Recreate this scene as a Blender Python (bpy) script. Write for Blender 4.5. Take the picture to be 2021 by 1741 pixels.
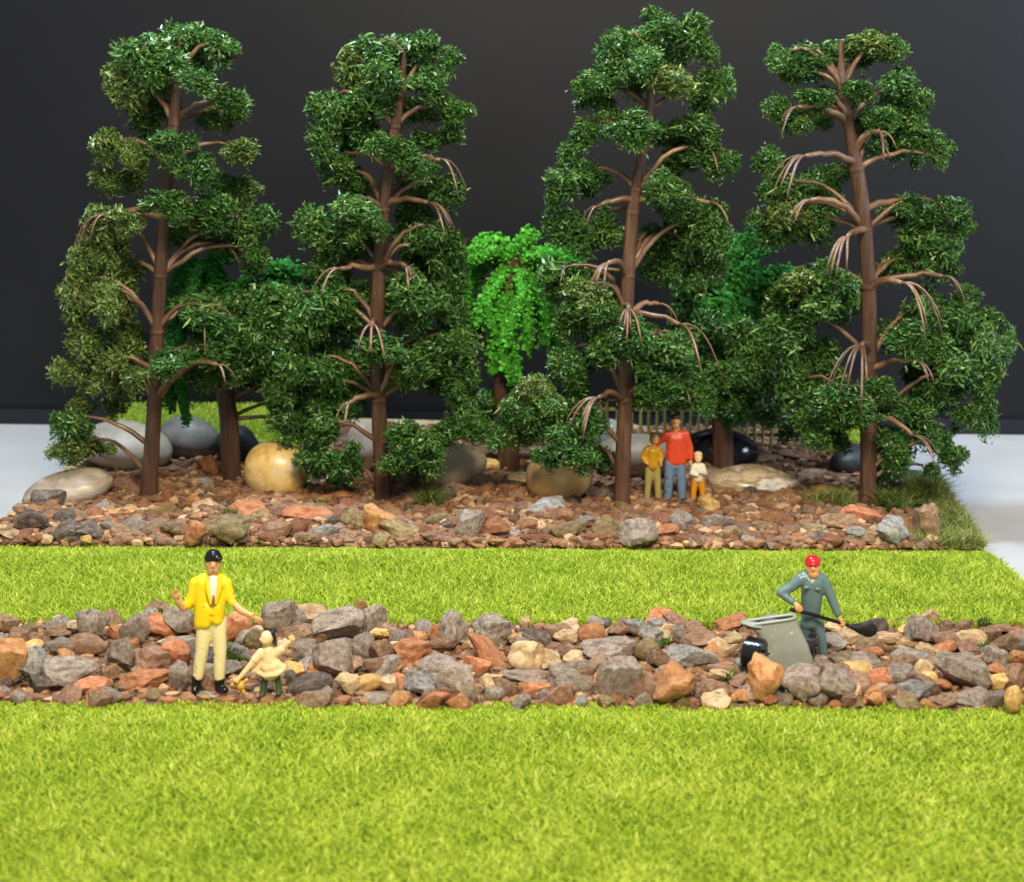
import bpy, bmesh, math, random
import numpy as np
from mathutils import Vector, Matrix, Euler, noise

random.seed(7)
rng = np.random.default_rng(7)
for o in list(bpy.data.objects):
    bpy.data.objects.remove(o, do_unlink=True)
scene = bpy.context.scene
COL = scene.collection

# ------------------------------------------------------------------ camera
PW, PH, FPX = 2021.0, 1741.0, 3000.0       # photograph size and focal length in its pixels
CAM_H = 7.2
PITCH = math.atan((870.5 - 200.0) / FPX)
cam_d = bpy.data.cameras.new('camera')
cam = bpy.data.objects.new('camera', cam_d)
COL.objects.link(cam)
cam.location = (0, 0, CAM_H)
cam.rotation_euler = (Matrix.Rotation(math.pi / 2 - PITCH, 3, 'X') @ Matrix.Rotation(math.radians(0.3), 3, 'Z')).to_euler()
cam_d.sensor_width = 36.0
cam_d.lens = 36.0 * FPX / PW
cam_d.clip_start = 0.1
cam_d.clip_end = 500
cam_d.dof.use_dof = True
cam_d.dof.focus_distance = 22.5
cam_d.dof.aperture_fstop = 0.54
scene.camera = cam
CR = cam.rotation_euler.to_matrix()
CO = Vector(cam.location)

# ------------------------------------------------------------------ light
w = bpy.data.worlds.new('World')
scene.world = w
w.use_nodes = True
w.node_tree.nodes['Background'].inputs[0].default_value = (0.96, 0.96, 1.0, 1)
w.node_tree.nodes['Background'].inputs[1].default_value = 0.36


def lamp(name, loc, aim, size, sizey, power, col):
    d = bpy.data.lights.new(name, 'AREA')
    d.shape = 'RECTANGLE'
    d.size, d.size_y, d.energy, d.color = size, sizey, power, col
    o = bpy.data.objects.new(name, d)
    COL.objects.link(o)
    o.location = loc
    o.rotation_euler = (Vector(aim) - Vector(loc)).to_track_quat('-Z', 'Y').to_euler()
    return o


lamp('ceiling_lamp_cool', (-5.0, 25.0, 27), (-1, 23, 0), 2.5, 2.5, 8400, (0.70, 0.86, 1.0))
lamp('ceiling_lamp_warm', (2, 1, 24), (0, 22, 1), 8.0, 8.0, 11800, (1.0, 0.84, 0.58))
lamp('window_light', (27, 21, 14), (9, 40, 9), 8.0, 9.0, 2900, (0.66, 0.80, 1.0)).data.spread = math.radians(110)
scene.view_settings.view_transform = 'Standard'
scene.view_settings.look = 'None'
scene.view_settings.exposure = 0.12
scene.view_settings.gamma = 1.0
scene.view_settings.use_curve_mapping = False
scene.render.engine = 'CYCLES'
cy = scene.cycles
cy.max_bounces, cy.diffuse_bounces, cy.glossy_bounces, cy.transmission_bounces = 4, 2, 2, 2
cy.caustics_reflective = cy.caustics_refractive = False


# ------------------------------------------------------------------ helpers
def ray(px, py):
    return CR @ Vector(((px - PW / 2) / FPX, -(py - PH / 2) / FPX, -1.0))


def G(px, py, z=0.0):
    """point of the horizontal plane z seen at a photo pixel"""
    d = ray(px, py)
    return CO + d * ((z - CO.z) / d.z)


def V(px, py, y):
    """point of the upright plane Y = y seen at a photo pixel"""
    d = ray(px, py)
    return CO + d * ((y - CO.y) / d.y)


def upp(y):
    """size of one photo pixel at depth y"""
    return y * 1.02 / FPX


def tag(o, label=None, cat=None, group=None, kind=None):
    if label: o['label'] = label
    if cat: o['category'] = cat
    if group: o['group'] = group
    if kind: o['kind'] = kind
    return o


def empty(name, loc):
    o = bpy.data.objects.new(name, None)
    COL.objects.link(o)
    o.location = loc
    o.empty_display_size = 0.1
    return o


def link(name, me, parent=None, loc=(0, 0, 0)):
    o = bpy.data.objects.new(name, me)
    COL.objects.link(o)
    o.location = loc
    if parent is not None:
        o.parent = parent
    return o


def mesh_tri(name, Vv, F, mat=None, smooth=True, sharp=None, attr=None):
    Vv = np.asarray(Vv, np.float32).reshape(-1, 3)
    F = np.asarray(F, np.int32).reshape(-1, 3)
    me = bpy.data.meshes.new(name)
    me.vertices.add(len(Vv))
    me.vertices.foreach_set('co', Vv.ravel())
    n = len(F)
    me.loops.add(n * 3)
    me.loops.foreach_set('vertex_index', F.ravel())
    me.polygons.add(n)
    me.polygons.foreach_set('loop_start', np.arange(0, n * 3, 3, dtype=np.int32))
    me.polygons.foreach_set('use_smooth', np.full(n, smooth, dtype=bool))
    if attr is not None:
        a = me.attributes.new('tint', 'FLOAT', 'POINT')
        a.data.foreach_set('value', np.asarray(attr, np.float32))
    me.update(calc_edges=True)
    me.validate()
    if sharp is not None:
        me.set_sharp_from_angle(angle=math.radians(sharp))
    if mat is not None:
        me.materials.append(mat)
    return me


class Geo:
    """collects triangles"""
    def __init__(self):
        self.v, self.f, self.n = [], [], 0

    def add(self, v, f):
        v = np.asarray(v, float).reshape(-1, 3)
        self.v.append(v)
        self.f.append(np.asarray(f, int).reshape(-1, 3) + self.n)
        self.n += len(v)
        return self

    def arrays(self):
        return np.concatenate(self.v), np.concatenate(self.f)

    def mesh(self, name, mat, smooth=True, sharp=None, off=None):
        v, f = self.arrays()
        if off is not None:
            v = v - np.array(off)
        return mesh_tri(name, v, f, mat, smooth, sharp)


def tube(pts, rad, n=8, flat=1.0, twist=None):
    """closed tube along points; flat squashes one axis"""
    P = np.array([list(p) for p in pts], float)
    R = np.array(rad, float)
    m = len(P)
    T = np.gradient(P, axis=0)
    T /= np.linalg.norm(T, axis=1)[:, None] + 1e-9
    up = np.array([0.0, 0.0, 1.0]) if abs(T[0][2]) < 0.9 else np.array([0.0, 1.0, 0.0])
    if twist is not None:
        up = np.array(twist, float)
    a0 = np.cross(up, T[0]); a0 /= np.linalg.norm(a0) + 1e-9
    vs = []
    ang = np.arange(n) * 2 * math.pi / n
    a = a0
    for i in range(m):
        a = a - T[i] * np.dot(a, T[i]); a /= np.linalg.norm(a) + 1e-9
        b = np.cross(T[i], a)
        vs.append(P[i] + R[i] * (np.cos(ang)[:, None] * a + flat * np.sin(ang)[:, None] * b))
    vs = np.concatenate(vs + [P[:1], P[-1:]])
    f = []
    for i in range(m - 1):
        for j in range(n):
            k = (j + 1) % n
            p, q, r, s = i * n + j, i * n + k, (i + 1) * n + k, (i + 1) * n + j
            f += [(p, q, r), (p, r, s)]
    c0, c1 = m * n, m * n + 1
    for j in range(n):
        k = (j + 1) % n
        f += [(c0, k, j), (c1, (m - 1) * n + j, (m - 1) * n + k)]
    return vs, f


def box(c, s, rot=None):
    c = np.array(list(c), float); s = np.array(list(s), float) / 2
    v = np.array([[x, y, z] for x in (-1, 1) for y in (-1, 1) for z in (-1, 1)], float) * s
    if rot is not None:
        v = v @ np.array(rot).T
    f = [(0, 1, 3), (0, 3, 2), (4, 6, 7), (4, 7, 5), (0, 4, 5), (0, 5, 1), (2, 3, 7), (2, 7, 6), (0, 2, 6), (0, 6, 4), (1, 5, 7), (1, 7, 3)]
    return v + c, f


_ico = {}
def ico(sub):
    if sub not in _ico:
        bm = bmesh.new()
        bmesh.ops.create_icosphere(bm, subdivisions=sub, radius=1.0)
        bm.verts.ensure_lookup_table()
        _ico[sub] = (np.array([v.co[:] for v in bm.verts]), np.array([[v.index for v in f.verts] for f in bm.faces]))
        bm.free()
    return _ico[sub][0].copy(), _ico[sub][1]


def ell(c, r, sub=3, rot=None):
    v, f = ico(sub)
    v = v * np.array(r, float)
    if rot is not None:
        v = v @ np.array(rot).T
    return v + np.array(list(c), float), f


def bez(a, b, c, n):
    t = np.linspace(0, 1, n)[:, None]
    a, b, c = (np.array(list(x), float) for x in (a, b, c))
    return (1 - t) ** 2 * a + 2 * t * (1 - t) * b + t * t * c


# ------------------------------------------------------------------ materials
def srgb(r, g, b):
    return tuple(((c / 255 + 0.055) / 1.055) ** 2.4 if c > 10 else c / 255 / 12.92 for c in (r, g, b)) + (1,)


def newmat(name):
    m = bpy.data.materials.new(name)
    m.use_nodes = True
    nt = m.node_tree
    return m, nt, nt.nodes['Principled BSDF']


def node(nt, typ, **kw):
    n = nt.nodes.new(typ)
    for k, v in kw.items():
        setattr(n, k, v)
    return n


def noise_mat(name, cols, scale=8.0, rough=0.6, bump=0.3, bscale=30.0, detail=6.0, spec=0.5, coat=0.0, randomise=True, stretch=None, hue=0.0, speck=0.0):
    """ramp of colours over noise in object space, with bump and a random offset for each object"""
    m, nt, P = newmat(name)
    L = nt.links.new
    tc = node(nt, 'ShaderNodeTexCoord')
    vec = tc.outputs['Object']
    oi = node(nt, 'ShaderNodeObjectInfo')
    if randomise:
        mul = node(nt, 'ShaderNodeMath', operation='MULTIPLY'); mul.inputs[1].default_value = 57.0
        L(oi.outputs['Random'], mul.inputs[0])
        add = node(nt, 'ShaderNodeVectorMath', operation='ADD')
        L(vec, add.inputs[0]); L(mul.outputs[0], add.inputs[1])
        vec = add.outputs[0]
    if stretch:
        mp = node(nt, 'ShaderNodeMapping'); mp.inputs['Scale'].default_value = stretch
        L(vec, mp.inputs['Vector']); vec = mp.outputs['Vector']
    n1 = node(nt, 'ShaderNodeTexNoise'); n1.inputs['Scale'].default_value = scale; n1.inputs['Detail'].default_value = detail; n1.inputs['Roughness'].default_value = 0.65
    L(vec, n1.inputs['Vector'])
    rp = node(nt, 'ShaderNodeValToRGB')
    L(n1.outputs['Fac'], rp.inputs['Fac'])
    el = rp.color_ramp.elements
    k = len(cols)
    lo, hi = 0.32, 0.68
    while len(el) < k: el.new(0.5)
    for i, c in enumerate(cols):
        el[i].position = lo + (hi - lo) * i / max(1, k - 1)
        el[i].color = c
    out = rp.outputs['Color']
    hs = node(nt, 'ShaderNodeHueSaturation')
    mr = node(nt, 'ShaderNodeMapRange'); mr.inputs['To Min'].default_value = 0.78; mr.inputs['To Max'].default_value = 1.22
    L(oi.outputs['Random'], mr.inputs['Value'])
    if randomise:
        L(mr.outputs[0], hs.inputs['Value'])
    if hue:
        mh = node(nt, 'ShaderNodeMapRange'); mh.inputs['To Min'].default_value = 0.5 - hue; mh.inputs['To Max'].default_value = 0.5 + hue
        f7 = node(nt, 'ShaderNodeMath', operation='MULTIPLY'); f7.inputs[1].default_value = 7.31
        fr = node(nt, 'ShaderNodeMath', operation='FRACT')
        L(oi.outputs['Random'], f7.inputs[0]); L(f7.outputs[0], fr.inputs[0]); L(fr.outputs[0], mh.inputs['Value'])
        L(mh.outputs[0], hs.inputs['Hue'])
    L(out, hs.inputs['Color'])
    out = hs.outputs['Color']
    if speck:
        n4 = node(nt, 'ShaderNodeTexNoise'); n4.inputs['Scale'].default_value = scale * 5.5; n4.inputs['Detail'].default_value = 3.0
        L(vec, n4.inputs['Vector'])
        m4 = node(nt, 'ShaderNodeMapRange'); m4.inputs['From Min'].default_value = 0.36; m4.inputs['From Max'].default_value = 0.64
        m4.inputs['To Min'].default_value = 1 - speck; m4.inputs['To Max'].default_value = 1 + speck * 0.8
        L(n4.outputs['Fac'], m4.inputs['Value'])
        h4 = node(nt, 'ShaderNodeHueSaturation')
        L(out, h4.inputs['Color']); L(m4.outputs[0], h4.inputs['Value'])
        out = h4.outputs['Color']
    L(out, P.inputs['Base Color'])
    P.inputs['Roughness'].default_value = rough
    P.inputs['Specular IOR Level'].default_value = spec
    P.inputs['Coat Weight'].default_value = coat
    P.inputs['Coat Roughness'].default_value = 0.15
    if bump > 0:
        n2 = node(nt, 'ShaderNodeTexNoise'); n2.inputs['Scale'].default_value = bscale; n2.inputs['Detail'].default_value = 8.0; n2.inputs['Roughness'].default_value = 0.7
        L(vec, n2.inputs['Vector'])
        b = node(nt, 'ShaderNodeBump'); b.inputs['Strength'].default_value = bump; b.inputs['Distance'].default_value = 0.05
        L(n2.outputs['Fac'], b.inputs['Height'])
        L(b.outputs['Normal'], P.inputs['Normal'])
    return m


def tint_mat(name, cols, rough=0.5, spec=0.4, sub=0.0):
    """ramp over the stored per-blade value"""
    m, nt, P = newmat(name)
    L = nt.links.new
    at = node(nt, 'ShaderNodeAttribute', attribute_name='tint')
    rp = node(nt, 'ShaderNodeValToRGB')
    L(at.outputs['Fac'], rp.inputs['Fac'])
    el = rp.color_ramp.elements
    while len(el) < len(cols): el.new(0.5)
    for i, c in enumerate(cols):
        el[i].position = i / (len(cols) - 1)
        el[i].color = c
    L(rp.outputs['Color'], P.inputs['Base Color'])
    P.inputs['Roughness'].default_value = rough
    P.inputs['Specular IOR Level'].default_value = spec
    if sub:
        tr = node(nt, 'ShaderNodeBsdfTranslucent')
        L(rp.outputs['Color'], tr.inputs['Color'])
        mx = node(nt, 'ShaderNodeMixShader'); mx.inputs[0].default_value = sub
        L(P.outputs[0], mx.inputs[1]); L(tr.outputs[0], mx.inputs[2])
        L(mx.outputs[0], nt.nodes['Material Output'].inputs['Surface'])
    return m


def paint(name, col, rough=0.35, wear=None, wcol=None):
    """glossy model paint with faint mottling and optional chips"""
    m, nt, P = newmat(name)
    L = nt.links.new
    tc = node(nt, 'ShaderNodeTexCoord')
    n1 = node(nt, 'ShaderNodeTexNoise'); n1.inputs['Scale'].default_value = 6.0; n1.inputs['Detail'].default_value = 5.0
    L(tc.outputs['Object'], n1.inputs['Vector'])
    mr = node(nt, 'ShaderNodeMapRange'); mr.inputs['To Min'].default_value = 0.82; mr.inputs['To Max'].default_value = 1.15
    L(n1.outputs['Fac'], mr.inputs['Value'])
    hs = node(nt, 'ShaderNodeHueSaturation'); hs.inputs['Color'].default_value = col
    L(mr.outputs[0], hs.inputs['Value'])
    out = hs.outputs['Color']
    if wear:
        n2 = node(nt, 'ShaderNodeTexNoise'); n2.inputs['Scale'].default_value = 11.0; n2.inputs['Detail'].default_value = 3.0
        L(tc.outputs['Object'], n2.inputs['Vector'])
        g = node(nt, 'ShaderNodeMapRange'); g.inputs['From Min'].default_value = wear; g.inputs['From Max'].default_value = wear + 0.05
        L(n2.outputs['Fac'], g.inputs['Value'])
        mx = node(nt, 'ShaderNodeMix', data_type='RGBA')
        L(g.outputs[0], mx.inputs['Factor']); L(out, mx.inputs['A']); mx.inputs['B'].default_value = wcol
        out = mx.outputs['Result']
    L(out, P.inputs['Base Color'])
    P.inputs['Roughness'].default_value = rough
    b = node(nt, 'ShaderNodeBump'); b.inputs['Strength'].default_value = 0.12; b.inputs['Distance'].default_value = 0.02
    n3 = node(nt, 'ShaderNodeTexNoise'); n3.inputs['Scale'].default_value = 25.0
    L(tc.outputs['Object'], n3.inputs['Vector']); L(n3.outputs['Fac'], b.inputs['Height']); L(b.outputs['Normal'], P.inputs['Normal'])
    return m


M = {}
M['grey'] = noise_mat('grey_basalt', [srgb(112, 99, 90), srgb(172, 155, 142), srgb(204, 189, 175)], 3.6, 0.88, 1.0, 14.0, hue=0.012, speck=0.3)
M['blue'] = noise_mat('blue_grey_stone', [srgb(108, 104, 102), srgb(164, 159, 155), srgb(206, 200, 192)], 3.6, 0.85, 1.0, 14.0, speck=0.3)
M['orange'] = noise_mat('terracotta_stone', [srgb(156, 98, 60), srgb(200, 138, 92), srgb(220, 166, 120)], 2.6, 0.85, 0.8, 12.0, hue=0.012, speck=0.16)
M['brown'] = noise_mat('brown_stone', [srgb(116, 88, 69), srgb(168, 132, 104), srgb(196, 162, 132)], 3.0, 0.88, 1.0, 14.0, hue=0.015, speck=0.28)
M['tan'] = noise_mat('tan_stone', [srgb(146, 118, 86), srgb(188, 160, 122), srgb(214, 190, 154)], 2.4, 0.75, 0.6, 8.0, hue=0.01, speck=0.15)
M['yellow'] = noise_mat('ochre_stone', [srgb(160, 118, 62), srgb(204, 164, 96), srgb(224, 196, 134)], 2.2, 0.6, 0.5, 7.0, speck=0.12)
M['dark'] = noise_mat('dark_stone', [srgb(68, 59, 54), srgb(110, 97, 88), srgb(152, 136, 124)], 3.0, 0.85, 1.0, 8.0, speck=0.3)
M['olive'] = noise_mat('olive_stone', [srgb(96, 82, 54), srgb(140, 120, 82), srgb(168, 150, 110)], 2.8, 0.8, 0.8, 9.0, speck=0.25)
M['rust'] = noise_mat('rust_brown_stone', [srgb(118, 76, 52), srgb(160, 108, 74), srgb(184, 134, 98)], 2.8, 0.88, 1.0, 13.0, hue=0.012, speck=0.22)
M['soil'] = noise_mat('brown_soil', [srgb(74, 54, 40), srgb(118, 88, 64), srgb(152, 118, 88)], 5.0, 0.9, 1.0, 14.0, randomise=False)
M['board'] = noise_mat('sandy_board', [srgb(170, 146, 102), srgb(196, 174, 128), srgb(210, 190, 150)], 3.0, 0.8, 0.3, 12.0, randomise=False)
M['turf'] = noise_mat('turf_backing', [srgb(104, 122, 26), srgb(136, 154, 38), srgb(160, 176, 54)], 5.0, 0.9, 0.8, 22.0, randomise=False)
M['trunk'] = noise_mat('brown_plastic', [srgb(66, 45, 36), srgb(92, 65, 51), srgb(116, 84, 67)], 2.0, 0.36, 0.7, 7.0, stretch=(4.5, 4.5, 0.4), spec=0.5, speck=0.18)
M['branch'] = noise_mat('branch_plastic', [srgb(80, 58, 45), srgb(116, 89, 70), srgb(150, 122, 102)], 2.0, 0.3, 0.2, 8.0, spec=0.55)
M['leaf'] = tint_mat('plastic_foliage', [srgb(28, 56, 25), srgb(54, 97, 42), srgb(84, 129, 57), srgb(134, 163, 92)], 0.36, 0.5)
M['leaf_olive'] = tint_mat('olive_plastic_foliage', [srgb(48, 66, 34), srgb(84, 110, 52), srgb(114, 140, 68), srgb(156, 172, 102)], 0.36, 0.5)
M['willow'] = tint_mat('bright_green_foam', [srgb(48, 116, 32), srgb(78, 164, 48), srgb(114, 200, 72)], 0.8, 0.2)
M['willow_teal'] = tint_mat('teal_green_foam', [srgb(26, 82, 32), srgb(44, 118, 46), srgb(76, 156, 68)], 0.8, 0.2)
M['grass'] = tint_mat('static_grass', [srgb(98, 138, 36), srgb(162, 191, 54), srgb(194, 213, 76), srgb(225, 232, 124)], 0.5, 0.25, 0.28)
M['grass_olive'] = tint_mat('olive_grass', [srgb(76, 92, 42), srgb(116, 130, 62), srgb(150, 160, 88), srgb(188, 190, 132)], 0.6, 0.3, 0.2)
M['moss'] = tint_mat('moss_fibre', [srgb(58, 84, 40), srgb(94, 122, 56), srgb(150, 156, 84)], 0.7, 0.2, 0.2)


# ------------------------------------------------------------------ setting: table, backdrop, board
TZ = -0.36
M['table'] = noise_mat('white_table', [srgb(186, 186, 187), srgb(194, 194, 195), srgb(200, 200, 201)], 0.6, 0.38, 0.02, 30.0, randomise=False)
tv, tf = box((0, 15, TZ - 0.5), (110, 64, 1.0))
tag(link('table', mesh_tri('table', tv, tf, M['table'], False)), kind='structure')

bl, br = G(60, 838, TZ), G(1960, 858, TZ)
bdir = (br - bl).normalized(); bnor = Vector((-bdir.y, bdir.x, 0))
bmid = (bl + br) / 2
M['backdrop'] = noise_mat('charcoal_panel', [srgb(13, 14, 18), srgb(15, 16, 20), srgb(18, 19, 23)], 0.35, 0.5, 0.03, 60.0, randomise=False, spec=0.25)
M['plinth'] = noise_mat('charcoal_plinth', [srgb(22, 23, 30), srgb(27, 28, 35)], 0.4, 0.35, 0.03, 60.0, randomise=False, spec=0.35)
rotb = Matrix((bdir, bnor, Vector((0, 0, 1)))).transposed()
g = Geo().add(*box(bmid + bnor * 0.62 + Vector((0, 0, 13)), (90, 1.0, 26 + 0.0), rotb))
tag(link('backdrop', g.mesh('backdrop', M['backdrop'], False)), kind='structure')
g = Geo().add(*box(bmid + bnor * 0.05 + Vector((0, 0, 0.19)), (90, 0.1, 0.36), rotb))
tag(link('backdrop_plinth', g.mesh('backdrop_plinth', M['plinth'], False)), kind='structure')


def poly_sheet(name, pts, z, mat, thick=None):
    """flat polygon (world xy) or slab"""
    bm = bmesh.new()
    vs = [bm.verts.new((p[0], p[1], z)) for p in pts]
    f = bm.faces.new(vs)
    if thick:
        r = bmesh.ops.extrude_face_region(bm, geom=[f])
        for e in r['geom']:
            if isinstance(e, bmesh.types.BMVert): e.co.z -= thick
    bmesh.ops.recalc_face_normals(bm, faces=bm.faces[:])
    me = bpy.data.meshes.new(name)
    bm.to_mesh(me); bm.free()
    me.materials.append(mat)
    return me


B_bl, B_l = G(238, 812), G(0, 1046)
B_br, B_r = G(1690, 851), G(1946, 1088)
def ext(a, b, y):
    t = (y - a.y) / (b.y - a.y)
    return a + (b - a) * t
def left_x(y): return ext(B_bl, B_l, y).x
def right_x(y): return ext(B_br, B_r, y).x
board_pts = [B_bl, B_br, ext(B_br, B_r, 9.0), ext(B_bl, B_l, 9.0)]
tag(link('diorama_board', poly_sheet('diorama_board', board_pts, -0.012, M['board'], 0.345)), kind='structure')

yF0 = G(1000, 1392).y      # front edge of the front stone bed
yF1 = G(1000, 1236).y      # its back edge
yR0 = G(1000, 1082).y      # front edge of the rear stone bed
def quad(y0, y1, inset=0.0):
    return [(left_x(y0) + inset, y0), (right_x(y0) - inset, y0), (right_x(y1) - inset, y1), (left_x(y1) + inset, y1)]
front_turf = tag(link('front_lawn', poly_sheet('front_lawn', quad(9.2, yF0 - 0.1), 0.0, M['turf'])), kind='structure')
mid_turf = tag(link('middle_lawn', poly_sheet('middle_lawn', quad(yF1, yR0), 0.0, M['turf'])), kind='structure')
front_bed = tag(link('front_stone_bed', poly_sheet('front_stone_bed', quad(yF0 - 0.16, yF1 + 0.02), 0.006, M['soil'])), kind='structure')


def bed_h(x, y):
    """gentle rise of the rear bed"""
    t = min(1.0, max(0.0, (y - yR0) / 1.2))
    return 0.012 + 0.10 * t + 0.05 * t * noise.noise(Vector((x * 0.7, y * 0.7, 3.0)))


yR1 = B_br.y - 0.05
nx, ny = 90, 60
gv, gf = [], []
for j in range(ny + 1):
    y = yR0 - 0.02 + (yR1 - yR0) * j / ny
    for i in range(nx + 1):
        inset = 0.28
        x0, x1 = left_x(y) + inset, right_x(y) - inset - 0.55 * min(1, max(0, (30 - y) / 5))
        x = x0 + (x1 - x0) * i / nx
        e = min(i, nx - i, j, ny - j)
        z = bed_h(x, y) if e > 0 else 0.004
        gv.append((x, y, z))
for j in range(ny):
    for i in range(nx):
        a = j * (nx + 1) + i
        gf += [(a, a + 1, a + nx + 2), (a, a + nx + 2, a + nx + 1)]
rear_bed = tag(link('rear_stone_bed', mesh_tri('rear_stone_bed', gv, gf, M['soil'])), kind='structure')


# ------------------------------------------------------------------ grass
def grass_obj(name, sampler, n, lmin, lmax, wid, mat, lean=0.6, parent=None, zf=None, label=None, comb=(0, 0), cat='grass', top=True, taper=None):
    xy = sampler(n)
    n = len(xy)
    z = np.zeros(n) if zf is None else np.array([zf(a, b) for a, b in xy])
    base = np.column_stack([xy, z - 0.01])
    ln = rng.uniform(lmin, lmax, n)
    az = rng.uniform(0, 2 * math.pi, n)
    le = np.abs(rng.normal(0, lean, n)).clip(0, 1.35)
    cl = np.array([noise.noise(Vector((a * 1.3, b * 1.3, 0))) for a, b in xy])
    dirx = np.cos(az) * np.sin(le) + comb[0] + 0.35 * cl
    diry = np.sin(az) * np.sin(le) + comb[1]
    dirz = np.cos(le) + 0.15
    D = np.column_stack([dirx, diry, dirz]); D /= np.linalg.norm(D, axis=1)[:, None]
    if taper:
        ln = ln * np.clip(0.42 + (taper - xy[:, 1]) / 1.1, 0.42, 1.0)
    bend = np.column_stack([np.cos(az), np.sin(az), -0.5 * np.ones(n)]) * (0.28 * ln)[:, None]
    wa = rng.uniform(0, math.pi, n)
    W = np.column_stack([np.cos(wa), np.sin(wa), np.zeros(n)]) * (wid * rng.uniform(0.7, 1.3, n))[:, None]
    m1 = base + D * (ln * 0.55)[:, None]
    tip = base + D * ln[:, None] + bend
    Vv = np.stack([base - W, base + W, m1 - W * 0.8, m1 + W * 0.8, tip], 1).reshape(-1, 3)
    k = np.arange(n)[:, None] * 5
    F = np.concatenate([k + np.array([0, 1, 3]), k + np.array([0, 3, 2]), k + np.array([2, 3, 4])])
    tint = (0.5 + 0.22 * rng.normal(size=n) + 0.2 * cl).clip(0, 1)
    me = mesh_tri(name, Vv, F, mat, True, attr=np.repeat(tint, 5))
    o = link(name, me, parent)
    tag(o, label, cat if top else None, kind='stuff')
    return o


def strip_sampler(y0, y1, x0=None, x1=None, edge=0.0):
    def s(n):
        y = rng.uniform(y0, y1, n)
        lx = np.array([left_x(v) for v in y]); rx = np.array([right_x(v) for v in y])
        if x0 is not None: lx = np.maximum(lx, x0(y)); rx = np.minimum(rx, x1(y))
        x = lx + rng.uniform(0, 1, n) * (rx - lx)
        if edge:
            y = y + edge * np.array([noise.noise(Vector((a * 2.5, 7.7, 0))) + 0.7 * noise.noise(Vector((a * 9.0, 1.7, 0))) for a in x]) - edge * 0.3 * rng.uniform(0, 1, n) ** 3
        return np.column_stack([x, y])
    return s


vis0 = lambda y: -(y * 0.345) - 0.4
vis1 = lambda y: y * 0.345 + 0.4
grass_obj('grass', strip_sampler(12.2, yF0 - 0.0, vis0, vis1, 0.2), 225000, 0.10, 0.20, 0.0125, M['grass'], 0.46, taper=yF0 - 0.2,
          label='bright yellow-green model grass of the wide front lawn')
grass_obj('grass', strip_sampler(yF1 - 0.04, yR0 - 0.12, vis0, vis1, 0.14), 135000, 0.10, 0.20, 0.0125, M['grass'], 0.5, taper=yR0 - 0.2,
          label='bright green model grass strip between the two stone beds')


def poly_sampler(pix, z=0.0):
    P = [G(a, b, z) for a, b in pix]
    xs = [p.x for p in P]; ys = [p.y for p in P]

    def inside(x, y):
        c = False
        j = len(P) - 1
        for i in range(len(P)):
            if (P[i].y > y) != (P[j].y > y) and x < (P[j].x - P[i].x) * (y - P[i].y) / (P[j].y - P[i].y) + P[i].x:
                c = not c
            j = i
        return c

    def s(n):
        out = []
        while len(out) < n:
            x, y = random.uniform(min(xs), max(xs)), random.uniform(min(ys), max(ys))
            if inside(x, y): out.append((x, y))
        return np.array(out)
    return s


lawn_back = [(238, 813), (560, 815), (640, 850), (620, 905), (300, 900), (205, 850)]
link('rear_lawn', poly_sheet('rear_lawn', [G(a, b)[:2] for a, b in lawn_back], 0.19, M['turf'], 0.19))['kind'] = 'structure'
grass_obj('grass', poly_sampler(lawn_back), 16000, 0.06, 0.13, 0.012, M['grass'], 0.6, zf=lambda a, b: 0.19,
          label='patch of lime green grass behind the pale pebbles at left rear')
lawn_r = [(1600, 850), (1686, 851), (1725, 888), (1620, 905)]
grass_obj('grass', poly_sampler(lawn_r), 5000, 0.1, 0.18, 0.012, M['grass'], 0.6, zf=lambda a, b: 0.1,
          label='small patch of green grass behind the right tree')
edge_r = [(1770, 1084), (1940, 1087), (1895, 1020), (1850, 955), (1815, 950), (1835, 1030)]
grass_obj('grass', poly_sampler(edge_r), 9000, 0.16, 0.34, 0.011, M['grass_olive'], 0.9, zf=lambda a, b: 0.03,
          label='olive static grass fringe along the right board edge')
edge_l = [(0, 1044), (60, 990), (110, 960), (120, 985), (60, 1040), (10, 1066)]
grass_obj('grass', poly_sampler(edge_l), 1400, 0.08, 0.18, 0.011, M['grass_olive'], 0.9, zf=lambda a, b: 0.0,
          label='thin olive grass wisps along the left board edge')


# ------------------------------------------------------------------ stones
def rock_variant(seed, sub=3, planes=9, lo=0.5, hi=0.86, rough=0.05, sharp=38):
    r = np.random.default_rng(seed)
    v, f = ico(sub)
    v = v * (1 + 0.12 * np.sin(v @ r.normal(size=3) * 2 + r.uniform(0, 6)))[:, None]
    for _ in range(planes):
        n = r.normal(size=3); n /= np.linalg.norm(n)
        d = r.uniform(lo, hi)
        k = v @ n
        v = np.where((k > d)[:, None], v - (k - d)[:, None] * n, v)
    s = Vector(r.uniform(-50, 50, 3))
    dsp = np.array([noise.fractal(Vector(p) * 1.7 + s, 0.9, 2.1, 4) for p in v])
    nn = v / (np.linalg.norm(v, axis=1)[:, None] + 1e-6)
    v = v + nn * (dsp * rough * 2.0)[:, None]
    v = (v - v.min(0)) / (v.max(0) - v.min(0)) * 2 - 1
    return mesh_tri('stone', v, f, M['grey'], True, sharp)


ROCK_BIG = [rock_variant(100 + i, 4, 10, 0.45, 0.85, 0.075, 34) for i in range(18)]
ROCK_SML = [rock_variant(300 + i, 2, 8, 0.45, 0.85, 0.06, 36) for i in range(20)]
ROCK_RND = [rock_variant(500 + i, 3, 3, 0.75, 0.95, 0.04, 180) for i in range(5)]


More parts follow.
